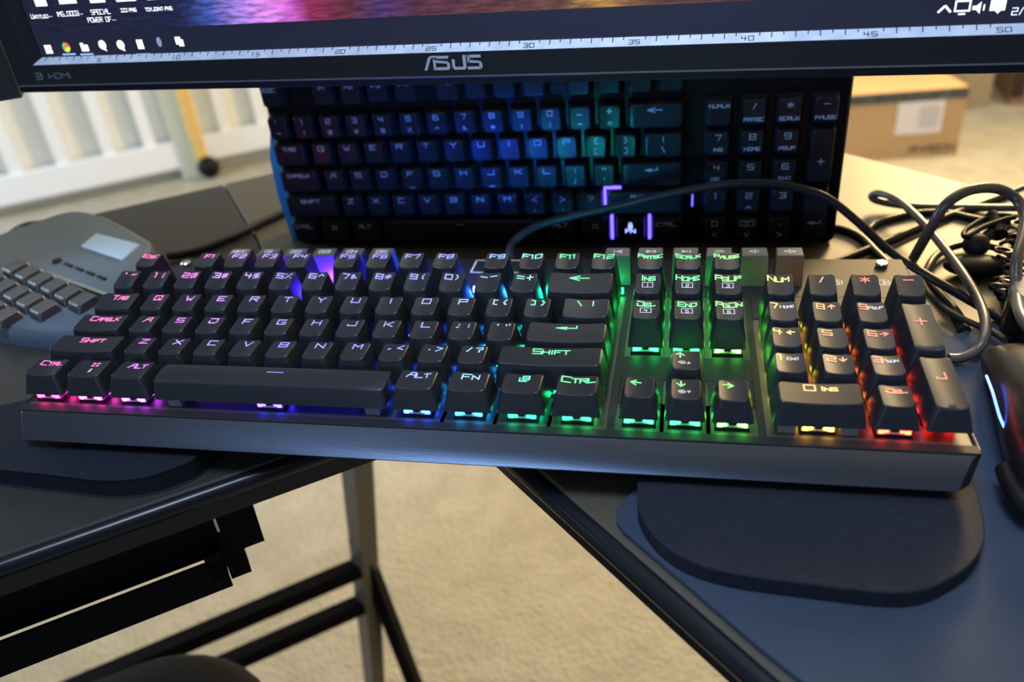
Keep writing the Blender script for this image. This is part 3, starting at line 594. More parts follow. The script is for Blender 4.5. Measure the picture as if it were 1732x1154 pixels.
# neighbouring monitor at the left
c0 = Vector((-74, 74, 0)); dl = Vector((-.82, -.57, 0)); nl = Vector((.57, -.82, 0))
mon2 = empty('side_monitor', (c0 + dl * 200 - nl * 60).to_tuple()[:2] + (-46,), 'second black monitor left of the one with the ruler, only its lower corner visible', 'monitor')
mb = MB()
def LP(s, n, z): v = c0 + dl * s + nl * n; return Vector((v.x, v.y, z))
def lbox(mb, s0, s1, n0, n1, z0, z1): return mb.hexa([LP(s0, n0, z0), LP(s1, n0, z0), LP(s1, n1, z0), LP(s0, n1, z0)], [LP(s0, n0, z1), LP(s1, n0, z1), LP(s1, n1, z1), LP(s0, n1, z1)])
lbox(mb, 0, 420, -30, 0, 94.5, 113); lbox(mb, 0, 18, -30, 0, 113, 380); lbox(mb, 402, 420, -30, 0, 113, 380); lbox(mb, 0, 420, -30, 0, 380, 398); lbox(mb, 18, 402, -30, -6, 113, 380)
mb.build('bezel', mat('textured_black_bezel', (.02, .019, .018), .5, bump=(700, .3, .0005)), mon2)
mb = MB(); mb.add([LP(18, -5, 113), LP(402, -5, 113), LP(402, -5, 380), LP(18, -5, 380)], [(0, 1, 2, 3)]); mb.build('screen', mat('dark_screen', (.01, .011, .016), .2), mon2)
mb = MB(); lbox(mb, 230, 270, -90, -30, -40, 250); mb.build('stand_column', M_BEZ, mon2)
mb = MB(); lbox(mb, 180, 320, -200, -60, -46, -38); mb.build('stand_base', M_BEZ, mon2)

# ------------------------------------------------------------------ desk
ZD = -46.0
dL = Vector((.797, .604)); nL = Vector((-.604, .797)); AL = Vector((31, -151))
def LD(s, n): v = AL + dL * s + nL * n; return (v.x, v.y)
dR = Vector((.703, -.711)); nR = Vector((.711, .703)); AR = Vector((253, -73))
def RD(s, n): v = AR + dR * s + nR * n; return (v.x, v.y)
def inter(P, d, Q, e):
    den = d.x * e.y - d.y * e.x; t = ((Q.x - P.x) * e.y - (Q.y - P.y) * e.x) / den; return P + d * t
inner = inter(AL, dL, AR, dR); outer = inter(AL + nL * 446, dL, AR + nR * 436, dR)
desk = empty('corner_desk', (190, 200, -FLOOR), 'dark glossy corner desk on slim metal legs carrying both keyboards and the monitors', 'desk')
M_DL = mat('dark_desk_laminate', (.022, .021, .021), .40, noise=(3, (.026, .025, .025)), bump=(400, .04, .0003))
M_DR = mat('dark_gloss_desk', (.036, .030, .017), .56, spec=.9, bump=(120, .02, .0004))
M_EDGE = mat('black_edge_banding', (.006, .008, .012), .25)
sL = 166
MB().prism([LD(-620, 0), LD(sL, 0), LD(sL, 446), LD(-620, 446)], ZD - 18, ZD, 1.6).build('left_top', M_DL, desk, smooth=30)
sR = -30
cn = [LD(sL + .9, 0), tuple(inner), RD(sR, 0), RD(sR, 436), tuple(outer + Vector((120, -118))), tuple(outer + Vector((-110, -83))), LD(sL + .9, 446)]
MB().prism(cn, ZD - 18, ZD, 1.2).build('corner_top', M_DR, desk, smooth=30)
MB().prism([RD(sR + .9, 0), RD(620, 0), RD(620, 436), RD(sR + .9, 436)], ZD - 18, ZD, 1.6).build('right_top', M_DR, desk, smooth=30)
mb = MB(); mb.tube([(*LD(-620, -1.2), ZD - 5), (*LD(205, -1.2), ZD - 5)], 4.6, 12, sub=1); mb.tube([(*RD(-68, -1.2), ZD - 6), (*RD(620, -1.2), ZD - 6)], 5.2, 12, sub=1); mb.hexa([(*LD(-620, -3), ZD - 18.4), (*LD(205, -3), ZD - 18.4), (*LD(205, .5), ZD - 18.4), (*LD(-620, .5), ZD - 18.4)], [(*LD(-620, -3), ZD - 6), (*LD(205, -3), ZD - 6), (*LD(205, .5), ZD - 6), (*LD(-620, .5), ZD - 6)]); mb.hexa([(*RD(-70, -3), ZD - 18.4), (*RD(620, -3), ZD - 18.4), (*RD(620, .5), ZD - 18.4), (*RD(-70, .5), ZD - 18.4)], [(*RD(-70, -3), ZD - 6), (*RD(620, -3), ZD - 6), (*RD(620, .5), ZD - 6), (*RD(-70, .5), ZD - 6)]); mb.build('edge_strip', M_EDGE, desk, smooth=60)
M_LEG = mat('grey_painted_steel', (.10, .095, .085), .38, metal=.35)
M_BAR = mat('black_painted_steel', (.0025, .003, .004), .5, spec=.1)
def tleg(top, bot, w0, w1, d0, d1, ang, mm, nm='leg'):
    top = Vector(top); bot = Vector(bot); u = Vector((math.cos(ang), math.sin(ang), 0)); v = Vector((-u.y, u.x, 0))
    q = [(-.5, -.5), (.5, -.5), (.5, .5), (-.5, .5)]
    return MB().hexa([bot + u * a * w1 + v * b * d1 for a, b in q], [top + u * a * w0 + v * b * d0 for a, b in q]).build(nm, mm, desk)
lt = Vector((2, 305, ZD - 18)); lb = Vector((-92, 305, -FLOOR))
tleg(lt, lb, 30, 20, 32, 20, -.55, M_LEG)
def atz(z): return lt.lerp(lb, (z - lt.z) / (lb.z - lt.z))
def bar(a, b, r, nm, mm=M_BAR):
    a = Vector(a); b = Vector(b); d = (b - a).normalized(); s_ = Vector((0, 0, 1)).cross(d).normalized() * r; h_ = d.cross(s_).normalized() * r
    return MB().hexa([a - s_ - h_, a + s_ - h_, a + s_ + h_, a - s_ + h_], [b - s_ - h_, b + s_ - h_, b + s_ + h_, b - s_ + h_]).build(nm, mm, desk)
ld3 = Vector((-.797, -.604, 0))
for z in (-541, -607): a = atz(z); bar(a, a + ld3 * 620 + Vector((0, 0, -14)), 9.5, 'crossbar')
a = atz(-541) + ld3 * 64; bar(a + Vector((0, 0, -8)), a + Vector((0, 0, -66)), 2, 'tie_rod')
a = at(604, 905, y=306); b_ = at(700, 1154, y=306); d_ = b_ - a; bar(a, a + d_ * ((-FLOOR - a.z) / d_.z), 8, 'diagonal_brace')
tleg((*LD(-560, 400), ZD - 18), (*LD(-600, 400), -FLOOR), 30, 22, 30, 22, .65, M_LEG); tleg((*LD(-560, 60), ZD - 18), (*LD(-600, 60), -FLOOR), 30, 22, 30, 22, .65, M_LEG)
tleg((*RD(560, 60), ZD - 18), (*RD(600, 60), -FLOOR), 30, 22, 30, 22, -.78, M_LEG); tleg((*RD(560, 380), ZD - 18), (*RD(600, 380), -FLOOR), 30, 22, 30, 22, -.78, M_LEG)
tleg((*RD(sR, 400), ZD - 18), (*RD(sR, 420), -FLOOR), 30, 22, 30, 22, -.78, M_LEG)
bar((*RD(62, 12), ZD - 18), (*RD(62, 12), -66), 10, 'edge_bracket')
a = at(1258, 1128, z=-70); bar((*RD(134, 8), ZD - 18), (*RD(128, 10), -140), 5, 'edge_bracket')
# under-desk tray
TM = Matrix(((dL.x, nL.x, 0, AL.x), (dL.y, nL.y, 0, AL.y), (0, 0, 1, 0), (0, 0, 0, 1)))
tray = MB(); tray.box(-620, 84, 18, 19.5, -103.6, ZD - 18, TM); tray.build('apron', M_BAR, desk)
tray = MB(); tray.box(-620, 82.5, 8, 10, -118.5, -98.6, TM); tray.box(-620, -24, 8, 20, -103, -97, TM); tray.box(74, 82.5, 8, 20, -112, -94, TM); tray.build('tray_rail', M_BAR, desk)
tray = MB(); tray.box(88, 104, 18, 60, -106, ZD - 18, TM); tray.build('tray_bracket', M_BAR, desk)
tray = MB(); tray.box(82.5, 93, 17, 30, -122, ZD - 18, TM); tray.build('tray_bracket', M_BAR, desk)
MB().box(84, 85.2, 16, 18, -88, -66, TM).build('bracket_edge', mat('bare_steel', (.5, .45, .42), .3, metal=1), desk, 'thin bare metal edge')

# pads under the keyboard ends
def smooth_poly(pts, n=5):
    out = []; N = len(pts)
    for i in range(N):
        p0, p1, p2, p3 = [Vector(pts[(i + k) % N]) for k in (-1, 0, 1, 2)]
        for k in range(n):
            t = k / n; v = .5 * ((2 * p1) + (p2 - p0) * t + (2 * p0 - 5 * p1 + 4 * p2 - p3) * t * t + (3 * p1 - p0 - 3 * p2 + p3) * t ** 3); out.append((v.x, v.y))
    return out
M_PAD = mat('soft_black_pad', (.009, .012, .019), .55, spec=.2, bump=(1500, .25, .0006))
M_PADB = mat('soft_warm_black_pad', (.010, .013, .021), .6, spec=.25, bump=(1800, .5, .0008), noise=(600, (.015, .018, .027)))
pr = smooth_poly([(302, -60), (300.5, -97), (304, -114), (315, -128.5), (332, -136.5), (362, -139.5), (394, -140), (412, -130.5), (424, -117), (429.5, -100), (431, -75), (428, -30), (410, -8), (360, -4), (320, -8)])
tag(MB().prism(pr, -43, -35.2, .5).build('wrist_pad', M_PADB, smooth=30), 'rounded black pad under the right end of the lit keyboard, on the dark cloth mat', 'pad', 'thick pads the lit keyboard rests on')
pl = smooth_poly([(94, -60), (95, -90), (88, -100), (77, -107.5), (58, -111), (30, -109.5), (0, -108), (-22, -106), (-46, -98), (-58, -82), (-56, -66), (-40, -60), (0, -40), (60, -34)])
tag(MB().prism(pl, -45.6, -35.2, .5).build('wrist_pad', M_PAD, smooth=30), 'rounded black pad under the left end of the lit keyboard, overhanging nothing, on bare desk', 'pad', 'thick pads the lit keyboard rests on')['label'] = 'rounded black pad under the left end of the lit keyboard, on the bare glossy desk'
mp_ = [(292, -101)] + [(296, -91), (303, -82), (318, -60)] + [(395, 8), (440, 42), (455, 47), (485, 68), (560, 30), (640, -60), (700, -160), (600, -300), (520, -330), RD(250, 8), (345, -162), (320, -136), (296, -112), (292.5, -106)]
M_MAT = mat('dark_blue_grey_cloth', (.018, .031, .058), .8, spec=.3, bump=(1600, .5, .0006), noise=(14, (.025, .041, .073)))
tag(MB().prism(mp_[::-1], -45.9, -43.1, .4).build('mouse_mat', M_MAT, smooth=30), 'dark blue-grey cloth mouse mat covering the right half of the desk', 'mat')

# ------------------------------------------------------------------ left keypad with small display
kp = empty('gaming_keypad', (-110, 70, -46), 'grey left-hand gaming keypad with a small blank display and staggered keys', 'keypad')
M_KP = mat('slate_grey_plastic', (.055, .082, .118), .35); M_KPD = mat('keypad_dark', (.022, .025, .031), .4, spec=.8)
ku = Vector((.90, -.43)).normalized(); kv = Vector((-ku.y, ku.x))
body = [(-207, 118), (-175, 150), (-153, 166), (-120, 158), (-66, 127), (-52, 116), (-43, 88), (-38, 52), (-36, 32), (-38, 18), (-60, 13), (-96, 16), (-150, 28), (-230, 48), (-240, 80)]
body = body[::-1]
mb = MB(); bo = smooth_poly(body, 3)
mb.rings([[(x, y, -45.8) for x, y in bo], [(x, y, -40) for x, y in bo], [(x * .97 + -110 * .03, y * .97 + 75 * .03, -33 + (y - 30) * .13) for x, y in bo], [(x * .93 + -110 * .07, y * .93 + 75 * .07, -31 + (y - 30) * .13) for x, y in bo]])
mb.build('body', M_KP, kp, smooth=40)
def kz(y): return -31 + (y - 30) * .13
q = [at(136.5, 417.4, z=-20), at(162.5, 394, z=-17), at(236.6, 414.8, z=-20), at(206.7, 443.4, z=-23.5)]
q = [Vector((a.x, a.y, kz(a.y) + 1.0)) for a in q]
MB().hexa([v - Vector((0, 0, 3)) for v in q], q).build('display', mat('blank_lcd', (.26, .38, .52), .35), kp, 'pale blank display')
a = Vector((-121, 80, 0)); b_ = Vector((-43, 50, 0)); n_ = Vector((.36, .93, 0)) * 2.4
a.z = kz(a.y) + 1; b_.z = kz(b_.y) + 1
MB().hexa([a - n_ - Vector((0, 0, 4)), b_ - n_ - Vector((0, 0, 4)), b_ + n_ - Vector((0, 0, 4)), a + n_ - Vector((0, 0, 4))], [a - n_ * .6, b_ - n_ * .6, b_ + n_ * .6, a + n_ * .6]).build('trim_bar', mat('polished_trim', (.5, .55, .6), .15, metal=1), kp, 'thin polished trim bar')
n2 = Vector((-.36, -.93, 0)) * 5
MB().hexa([a + n2 * .6 - Vector((0, 0, 4)), b_ + n2 * .6 - Vector((0, 0, 4)), b_ + n2 * 1.4 - Vector((0, 0, 4)), a + n2 * 1.4 - Vector((0, 0, 4))], [v + Vector((0, 0, .2)) for v in (a + n2 * .6, b_ + n2 * .6, b_ + n2 * 1.4, a + n2 * 1.4)]).build('groove', M_DARK, kp)
for t in (0, .25, .5, .75):       # small function buttons under the display
    c = Vector((-104, 88, 0)).lerp(Vector((-56, 68, 0)), t + .05); c.z = kz(c.y)
    KM = Matrix.Translation(c) @ Matrix.Rotation(math.atan2(ku.y, ku.x), 4, 'Z')
    MB().box(-5, 5, -1.1, 1.1, -3, .8, KM).build('function_button', M_DARK, kp)
c = at(96, 440, z=-22); c = Vector((c.x, c.y, kz(c.y))); MB().cyl((c.x, c.y, c.z - 3), 3.6, 4.4, n=16, bev=.6).build('round_button', M_DARK, kp, smooth=40)
# keys in staggered rows
origin = at(134, 494, z=-20); o2d = Vector((origin.x, origin.y))
rows = [(0, 0, 6, -1), (1, 1, 6, -1), (2, 2, 5, -1)]
for r, k0, n, _ in rows:
    for k in range(n):
        c = o2d - ku * 17.5 * (k + k0 * .95) - kv * 17.5 * r
        z = kz(c.y) - 1; KM = Matrix.Translation((c.x, c.y, z)) @ Matrix.Rotation(math.atan2(ku.y, ku.x), 4, 'Z')
        mb = MB(); sf = cap_mesh(mb, 17.2 / U, -6.2, 6.6, 5.0, 6.4, 0, 0, sag=.4, tw=1.9, ys0=-8.0, ys1=8.0, T=KM); mb.build('keypad_key', M_KPD, kp, smooth=42)
# ------------------------------------------------------------------ mouse
ms = empty('gaming_mouse', (478, -40, -43), 'black gaming mouse with a glowing blue side strip at the right edge of the mat', 'mouse')
mb = MB(); rs = []
prof = [(-62, 14, 8), (-58, 24, 20), (-45, 31, 31), (-25, 33.5, 38), (0, 32, 37), (25, 30.5, 31), (45, 30, 24), (55, 28, 17), (60, 22, 9)]
def mzx(x, y, z): a_ = .12; return (480 + x * math.cos(a_) + y * math.sin(a_), -44 - x * math.sin(a_) + y * math.cos(a_), -42.8 + z)
for y, hw, h in prof:
    ring = []
    for j in range(20):
        t = 2 * PI * j / 20; cx_ = math.cos(t); sz = math.sin(t)
        ring.append(mzx(hw * math.copysign(abs(cx_) ** .75, cx_), y, h * .5 + h * .5 * math.copysign(abs(sz) ** .8, sz)))
    rs.append(ring)
mb.rings(rs); mb.build('shell', mat('mouse_black', (.012, .012, .013), .3), ms, smooth=60)
pts = [at(1671, 636, z=-19), at(1681, 662, z=-18), at(1688, 686, z=-18.5), at(1694, 706, z=-20), at(1702, 724, z=-22)]
MB().tube([p_ - Vector((.6, 0, 0)) for p_ in pts], .55, 8).build('side_light', glow('mouse_blue_light', (.06, .14, 1), 9), ms, 'glowing blue strip', smooth=60)
MB().tube([(444.2, -74, -33), (443.2, -88, -32), (446.2, -98, -33)], 4.2, 10).build('thumb_grip', M_DARK, ms, smooth=60)
MB().cyl((*mzx(0, 40, 24)[:2], -22), 9, 6, (1, -.12, 0), 20).build('scroll_wheel', M_DARK, ms, smooth=40)
dk_ = empty('black_dock', (497, 62, -46), 'small black round dock with a pale rim behind the mouse', 'dock')
MB().cyl((503, 48, -43), 24, 24, n=40, bev=2).build('body', mat('gloss_black_dock', (.01, .01, .012), .12), dk_, smooth=40)
MB().cyl((503, 48, -19), 23, 2.5, n=40, r2=22, bev=.6).build('rim', mat('pale_rim', (.16, .15, .14), .6), dk_, smooth=40)

# ------------------------------------------------------------------ cables
M_CAB = mat('black_cable_rubber', (.014, .014, .016), .38); M_CABG = mat('dark_grey_cable', (.055, .052, .05), .32); M_BRAID = mat('braided_cable', (.02, .02, .022), .6, bump=(2500, .8, .001))
def cable(name, pts, r, m, label, cat='cable', group=None):
    P = []
    for px, py, k, v in pts: P.append(at(px, py, **{k: v}))
    zmin = min(p.z for p in P)
    o = MB().tube(P, r, 12, sub=8).build(name, m, None, smooth=60); return tag(o, label, cat, group)
CG = 'cables tangled on the desk'
cable('keyboard_cable', [(868, 442, 'y', 89.5), (862, 425, 'y', 96), (872, 405, 'y', 108), (905, 384, 'y', 120), (960, 367, 'y', 128), (1040, 350, 'y', 132), (1110, 333, 'y', 132), (1180, 319, 'y', 132), (1245, 310, 'y', 132), (1300, 310, 'y', 132), (1350, 318, 'y', 132), (1400, 336, 'y', 130), (1450, 375, 'y', 126), (1500, 421, 'y', 118), (1545, 452, 'y', 104), (1600, 485, 'z', -34), (1650, 514, 'z', -39), (1700, 543, 'z', -40), (1740, 562, 'z', -40), (1800, 590, 'z', -40)], 2.6, M_CAB, 'thick black cable arching in front of the upright keyboard and down to the mouse')
cable('cable', [(285, 433, 'z', -42), (300, 432, 'z', -42), (340, 422, 'z', -42.5), (390, 402, 'z', -42.5), (440, 378, 'z', -42.5), (498, 351, 'z', -42.5), (540, 335, 'z', -42.5)], 3.3, M_CAB, 'thick black cable running from the keypad to behind the upright keyboard', group=None)
cable('cable', [(-60, 445, 'z', -43), (0, 410, 'z', -43), (35, 385, 'z', -43), (70, 378, 'z', -42.9), (100, 377, 'z', -42.9), (112, 380, 'z', -43), (90, 384, 'z', -43), (50, 396, 'z', -43), (0, 420, 'z', -43), (-50, 450, 'z', -43)], 2.8, M_CAB, 'black cable doubled in a narrow loop behind the grey keypad')
cable('cable', [(1540, 446, 'z', -40), (1552, 425, 'z', -26), (1575, 385, 'z', -6), (1600, 346, 'z', 8), (1640, 322, 'z', 14), (1685, 319, 'z', 12), (1718, 336, 'z', 6), (1733, 365, 'z', 0), (1730, 400, 'z', -4), (1720, 440, 'z', -10), (1719, 490, 'z', -20), (1728, 535, 'z', -16), (1750, 565, 'z', -16)], 2.9, M_CABG, 'dark grey cable rising in the tallest arch at the right of the keyboard')
cable('cable', [(1735, 352, 'z', -42.5), (1690, 352, 'z', -42.5), (1620, 351, 'z', -42.5), (1560, 350, 'z', -42.5), (1515, 346, 'z', -41), (1482, 339, 'z', -39), (1475, 331, 'z', -36), (1490, 328, 'z', -33), (1520, 340, 'z', -32), (1560, 376, 'z', -30), (1600, 424, 'z', -30), (1632, 468, 'z', -30), (1655, 508, 'z', -32), (1666, 540, 'z', -32), (1665, 572, 'z', -34), (1650, 594, 'z', -38), (1625, 606, 'z', -40), (1605, 607, 'z', -40)], 2.6, M_CABG, 'grey cable folded back in a pinched bend, then crossing under the tall arch')
cable('cable', [(1380, 455, 'z', -43.6), (1430, 437, 'z', -43.6), (1500, 408, 'z', -43.6), (1560, 382, 'z', -43.6), (1640, 352, 'z', -43.6), (1700, 330, 'z', -43.6), (1745, 312, 'z', -43.6)], 2.3, M_CAB, 'straight black cable lying diagonally across the golden lit desk')
cable('cable', [(1470, 388, 'z', -43.6), (1482, 378, 'z', -43.6), (1510, 369, 'z', -43.6), (1550, 361, 'z', -43.6), (1600, 360, 'z', -43.6), (1660, 372, 'z', -43.6), (1735, 376, 'z', -43.6)], 2.3, M_CAB, 'flat lying black cable ending in a hooked tip near the folded cable')
cable('cable', [(1395, 385, 'z', -43.4), (1425, 388, 'z', -43.4), (1455, 401, 'z', -43.4), (1480, 425, 'z', -43.4), (1510, 455, 'z', -43.4)], 2.6, M_CAB, 'short black cable dropping behind the back right corner of the keyboard')
cable('cable', [(1565, 462, 'z', -42), (1580, 437, 'z', -42), (1605, 420, 'z', -42), (1640, 413, 'z', -42), (1680, 418, 'z', -42), (1720, 432, 'z', -42)], 2.4, M_CAB, 'black cable curling behind the round clip-on microphone')
cable('mouse_cable', [(1555, 470, 'z', -40), (1572, 498, 'z', -40), (1600, 524, 'z', -39), (1640, 545, 'z', -38), (1680, 562, 'z', -36), (1700, 575, 'z', -34)], 1.7, M_BRAID, 'thin braided cable running from the keyboard corner to the mouse')
cable('cable', [(1560, 470, 'z', -43.4), (1590, 500, 'z', -43.4), (1618, 532, 'z', -43.4), (1632, 560, 'z', -43.2)], 3.0, M_CAB, 'dark tube put in for the shadow-like streak under the braided mouse cable')  # shadow-like dark streak on the desk, drawn as a solid tube
cable('cable', [(1712, 470, 'z', -40), (1702, 490, 'z', -38), (1700, 515, 'z', -38), (1712, 530, 'z', -38), (1722, 545, 'z', -36)], 2.4, M_CAB, 'black cable hanging from the metal chain beside the dock')

# clip-on microphone and chain
clipm = empty('clip_microphone', at(1652, 430, z=-46), 'black clip-on microphone with a round foam head and a wire clip', 'microphone')
c = at(1651, 414, z=-33); MB().ball(c, 7.6, sc=(1, 1, .95)).build('foam_head', mat('foam_black', (.012, .012, .013), .55), clipm, smooth=60)
MB().tube([c, at(1672, 398, z=-30), at(1690, 386, z=-28)], 3.4, 10).build('barrel', M_DARK, clipm, smooth=60)
MB().tube([at(1690, 398, z=-30), at(1682, 375, z=-26), at(1672, 365, z=-24)], 5.0, 10).build('clip', M_DARK, clipm, smooth=60)
MB().tube([at(1630, 396, z=-27), at(1638, 386, z=-26), at(1665, 370, z=-24), at(1690, 364, z=-22), at(1716, 367, z=-22), at(1698, 372, z=-23), at(1664, 384, z=-25), at(1636, 400, z=-27)], 1.7, 8, closed=True).build('wire_clip', M_DARK, clipm, smooth=60)
MB().ball(at(1655, 450, z=-40), 13, sc=(1.5, .8, .45)).build('foam_cover', M_DARK, clipm, smooth=60)
ch = empty('metal_chain', at(1715, 430, z=-46), 'dark metal chain piled beside the clip-on microphone', 'chain')
M_CH = mat('gunmetal', (.05, .048, .045), .4, metal=1)
mb = MB(); random.seed(3)
path = [(1722, 378), (1712, 392), (1702, 408), (1697, 424), (1698, 440), (1706, 452), (1716, 446), (1724, 432), (1730, 415), (1718, 405), (1722, 470), (1708, 476), (1696, 478), (1690, 488), (1700, 498), (1712, 492)]
for i, (px, py) in enumerate(path):
    for rep in (0, 1):
        p_ = at(px + rep * 5, py + rep * 6, z=-38 + 9 * abs(math.sin(i * 1.3 + rep))); a_ = random.random() * PI; tl = random.uniform(-1.2, 1.2)
        M_ = Matrix.Translation(p_) @ Matrix.Rotation(a_, 4, 'Z') @ Matrix.Rotation(tl + rep * 1.4, 4, 'X')
        mb.tube([M_ @ Vector((4.6 * math.cos(t), 3.0 * math.sin(t), 0)) for t in [2 * PI * k / 10 for k in range(10)]], 1.0, 6, closed=True, sub=2)
mb.build('links', M_CH, ch, smooth=60)

# ------------------------------------------------------------------ room
M_CARPET = mat('beige_carpet', (.36, .335, .265), .95, noise=(16, (.44, .41, .33)), bump=(160, .9, .01))
M_WALL = mat('warm_white_wall', (.66, .63, .54), .85, bump=(60, .08, .002))
X0, X1, Y0, Y1, ZC = -3600, 3200, -2600, 3900, 1650
struct('floor', MB().box(X0, X1, Y0, Y1, -FLOOR - 40, -FLOOR), M_CARPET)
struct('ceiling', MB().box(X0, X1, Y0, Y1, ZC, ZC + 60), mat('white_ceiling', (.75, .74, .7), .9))
struct('wall_back', MB().box(X0, X1, Y1, Y1 + 80, -FLOOR, ZC), M_WALL)
struct('wall_left', MB().box(X0 - 80, X0, Y0, Y1, -FLOOR, ZC), M_WALL)
struct('wall_right', MB().box(X1, X1 + 80, Y0, Y1, -FLOOR, ZC), M_WALL)
struct('wall_front', MB().box(X0, X1, Y0 - 80, Y0, -FLOOR, ZC), mat('bounce_cutting_wall', (.045, .055, .08), .9))  # unseen wall coloured dark to cut bounce light on the key fronts

# white slatted cot at the back left
X0c = Vector((-1598, 2403, -640)); nc = Vector((-.604, .797, 0)); dc = Vector((.797, .604, 0))
def CP(s, n, z): v = X0c + dc * s + nc * n; return Vector((v.x, v.y, z))
def cbox(mb, s0, s1, n0, n1, z0, z1): return mb.hexa([CP(s0, n0, z0), CP(s1, n0, z0), CP(s1, n1, z0), CP(s0, n1, z0)], [CP(s0, n0, z1), CP(s1, n0, z1), CP(s1, n1, z1), CP(s0, n1, z1)])
M_WH = mat('white_gloss_paint', (.84, .88, .94), .4)
cot = empty('slatted_cot', CP(-300, 300, -FLOOR), 'white wooden cot with upright slats standing on the carpet at the back left', 'cot')
mb = MB(); cbox(mb, -1100, -18, 0, 45, -735, -636); mb.build('bottom_rail', M_WH, cot)
mb = MB(); cbox(mb, 88, 1000, 0, 45, -728, -636); mb.build('bottom_rail', M_WH, cot)
for s in (-875, -720, -564, -407, -246, -101, 186, 329, 480): mb = MB(); cbox(mb, s - 22, s + 22, 10, 32, -640, 120); mb.build('slat', M_WH, cot)
mb = MB(); cbox(mb, -1100, 1000, 0, 45, 110, 180); mb.build('top_rail', M_WH, cot)
mb = MB(); cbox(mb, -20, 90, -6, 60, -FLOOR, 200); mb.build('post', mat('cream_paint', (.66, .68, .58), .5), cot, 'cream post')
mb = MB(); cbox(mb, -1100, 1000, 60, 74, -FLOOR, 60); mb.build('back_board', mat('cream_board', (.80, .80, .72), .8), cot, 'cream board behind the slats')
pole = empty('wooden_pole', CP(66, -32, -FLOOR), 'yellow wooden pole with a black round foot leaning on the cot post', 'pole')
a = CP(66, -34, -775); MB().tube([a, CP(52, -34, 200)], 24, 14, sub=1).build('shaft', mat('yellow_wood', (.75, .50, .16), .5, noise=(8, (.66, .42, .12), (1, 1, 8))), pole, smooth=60)
c = CP(78, -60, -738); MB().ball(c, 42).build('foot', M_DARK, pole, 'black round foot', smooth=60)

# cardboard boxes on the carpet at the back right
M_CARD = mat('brown_cardboard', (.46, .30, .15), .75, noise=(5, (.50, .335, .17))); M_CARD2 = mat('tan_cardboard', (.43, .34, .21), .8, noise=(4, (.47, .37, .23)))
def carton(name, pr, dx, w, d, h, m, label):
    """pr: near right bottom corner; dx: direction of the front face, running left"""
    e0 = Vector((pr[0], pr[1], -FLOOR)); u = Vector((dx[0], dx[1], 0)).normalized(); v = Vector((u.y, -u.x, 0))
    if v.y < 0: v = -v
    o = empty(name, e0 + u * w / 2 + v * d / 2, label, 'box')
    def BP(a, b, c): return e0 + u * a + v * b + Vector((0, 0, c))
    MB().hexa([BP(0, 0, 0), BP(w, 0, 0), BP(w, d, 0), BP(0, d, 0)], [BP(0, 0, h), BP(w, 0, h), BP(w, d, h), BP(0, d, h)]).build('carton', m, o)
    return o, BP
o, BP = carton('parcel_box', (1184, 2466), (-1, -.14), 760, 420, 222, M_CARD, 'brown parcel box with a white address label and a dark tape stripe')
def fq(mb, a0, a1, c0, c1, e=-1.5): mb.hexa([BP(a0, e, c0), BP(a1, e, c0), BP(a1, -.2, c0), BP(a0, -.2, c0)], [BP(a0, e, c1), BP(a1, e, c1), BP(a1, -.2, c1), BP(a0, -.2, c1)])
mb = MB(); fq(mb, 0, 760, 188, 221); mb.build('tape', mat('dark_tape', (.035, .045, .055), .4, noise=(40, (.09, .10, .11))), o, 'dark printed tape')
mb = MB(); fq(mb, 66, 208, 82, 186, -2.2); lb_ = mb.build('address_label', mat('white_paper', (.72, .70, .74), .7), o, 'white address label')
g = MB()
for k in range(9): g.add([BP(80 + k * 7, -2.4, 100), BP(80 + k * 7 + 3, -2.4, 100), BP(80 + k * 7 + 3, -2.4, 172), BP(80 + k * 7, -2.4, 172)], [(0, 1, 2, 3)])
g.build('label_print', mat('grey_print', (.35, .34, .38), .7), lb_)
g = MB(); it = word('AMAZON', 0, 0, 20, 1.1, .3)
for qd in stroke2d(it, 5): g.add([BP(85 - p.x, -.6, 18 + p.y) for p in qd], [(0, 1, 2, 3)])
g.build('box_lettering', mat('dark_box_print', (.11, .08, .05), .8), o); g = MB(); g.add([BP(400 + 14, -.6, 12), BP(400 - 14, -.6, 12), BP(400 - 14, -.6, 32), BP(400 + 14, -.6, 32)], [(0, 1, 2, 3)])
g.build('box_mark', mat('dark_box_print', (.11, .08, .05), .8), o)
carton('moving_box', (1422, 2990), (-1, .0), 700, 500, 620, M_CARD2, 'larger tan cardboard box standing behind the parcel box')
o, BP = carton('dark_edged_box', (2060, 2960), (-1, .10), 560, 420, 560, mat('reddish_cardboard', (.40, .24, .13), .75), 'reddish brown cardboard box with a dark vertical edge at the far right')
mb = MB(); fq(mb, 520, 566, 30, 560, -4); mb.build('dark_edge', mat('dark_brown_strip', (.045, .025, .015), .6), o, 'dark brown vertical strip')
tag(MB().prism([(330, 2080), (640, 2160), (600, 2420), (300, 2380)], -FLOOR, -FLOOR + 180, 4).build('storage_bin', M_CARD2), 'low tan carton behind the monitor', 'box') if False else None

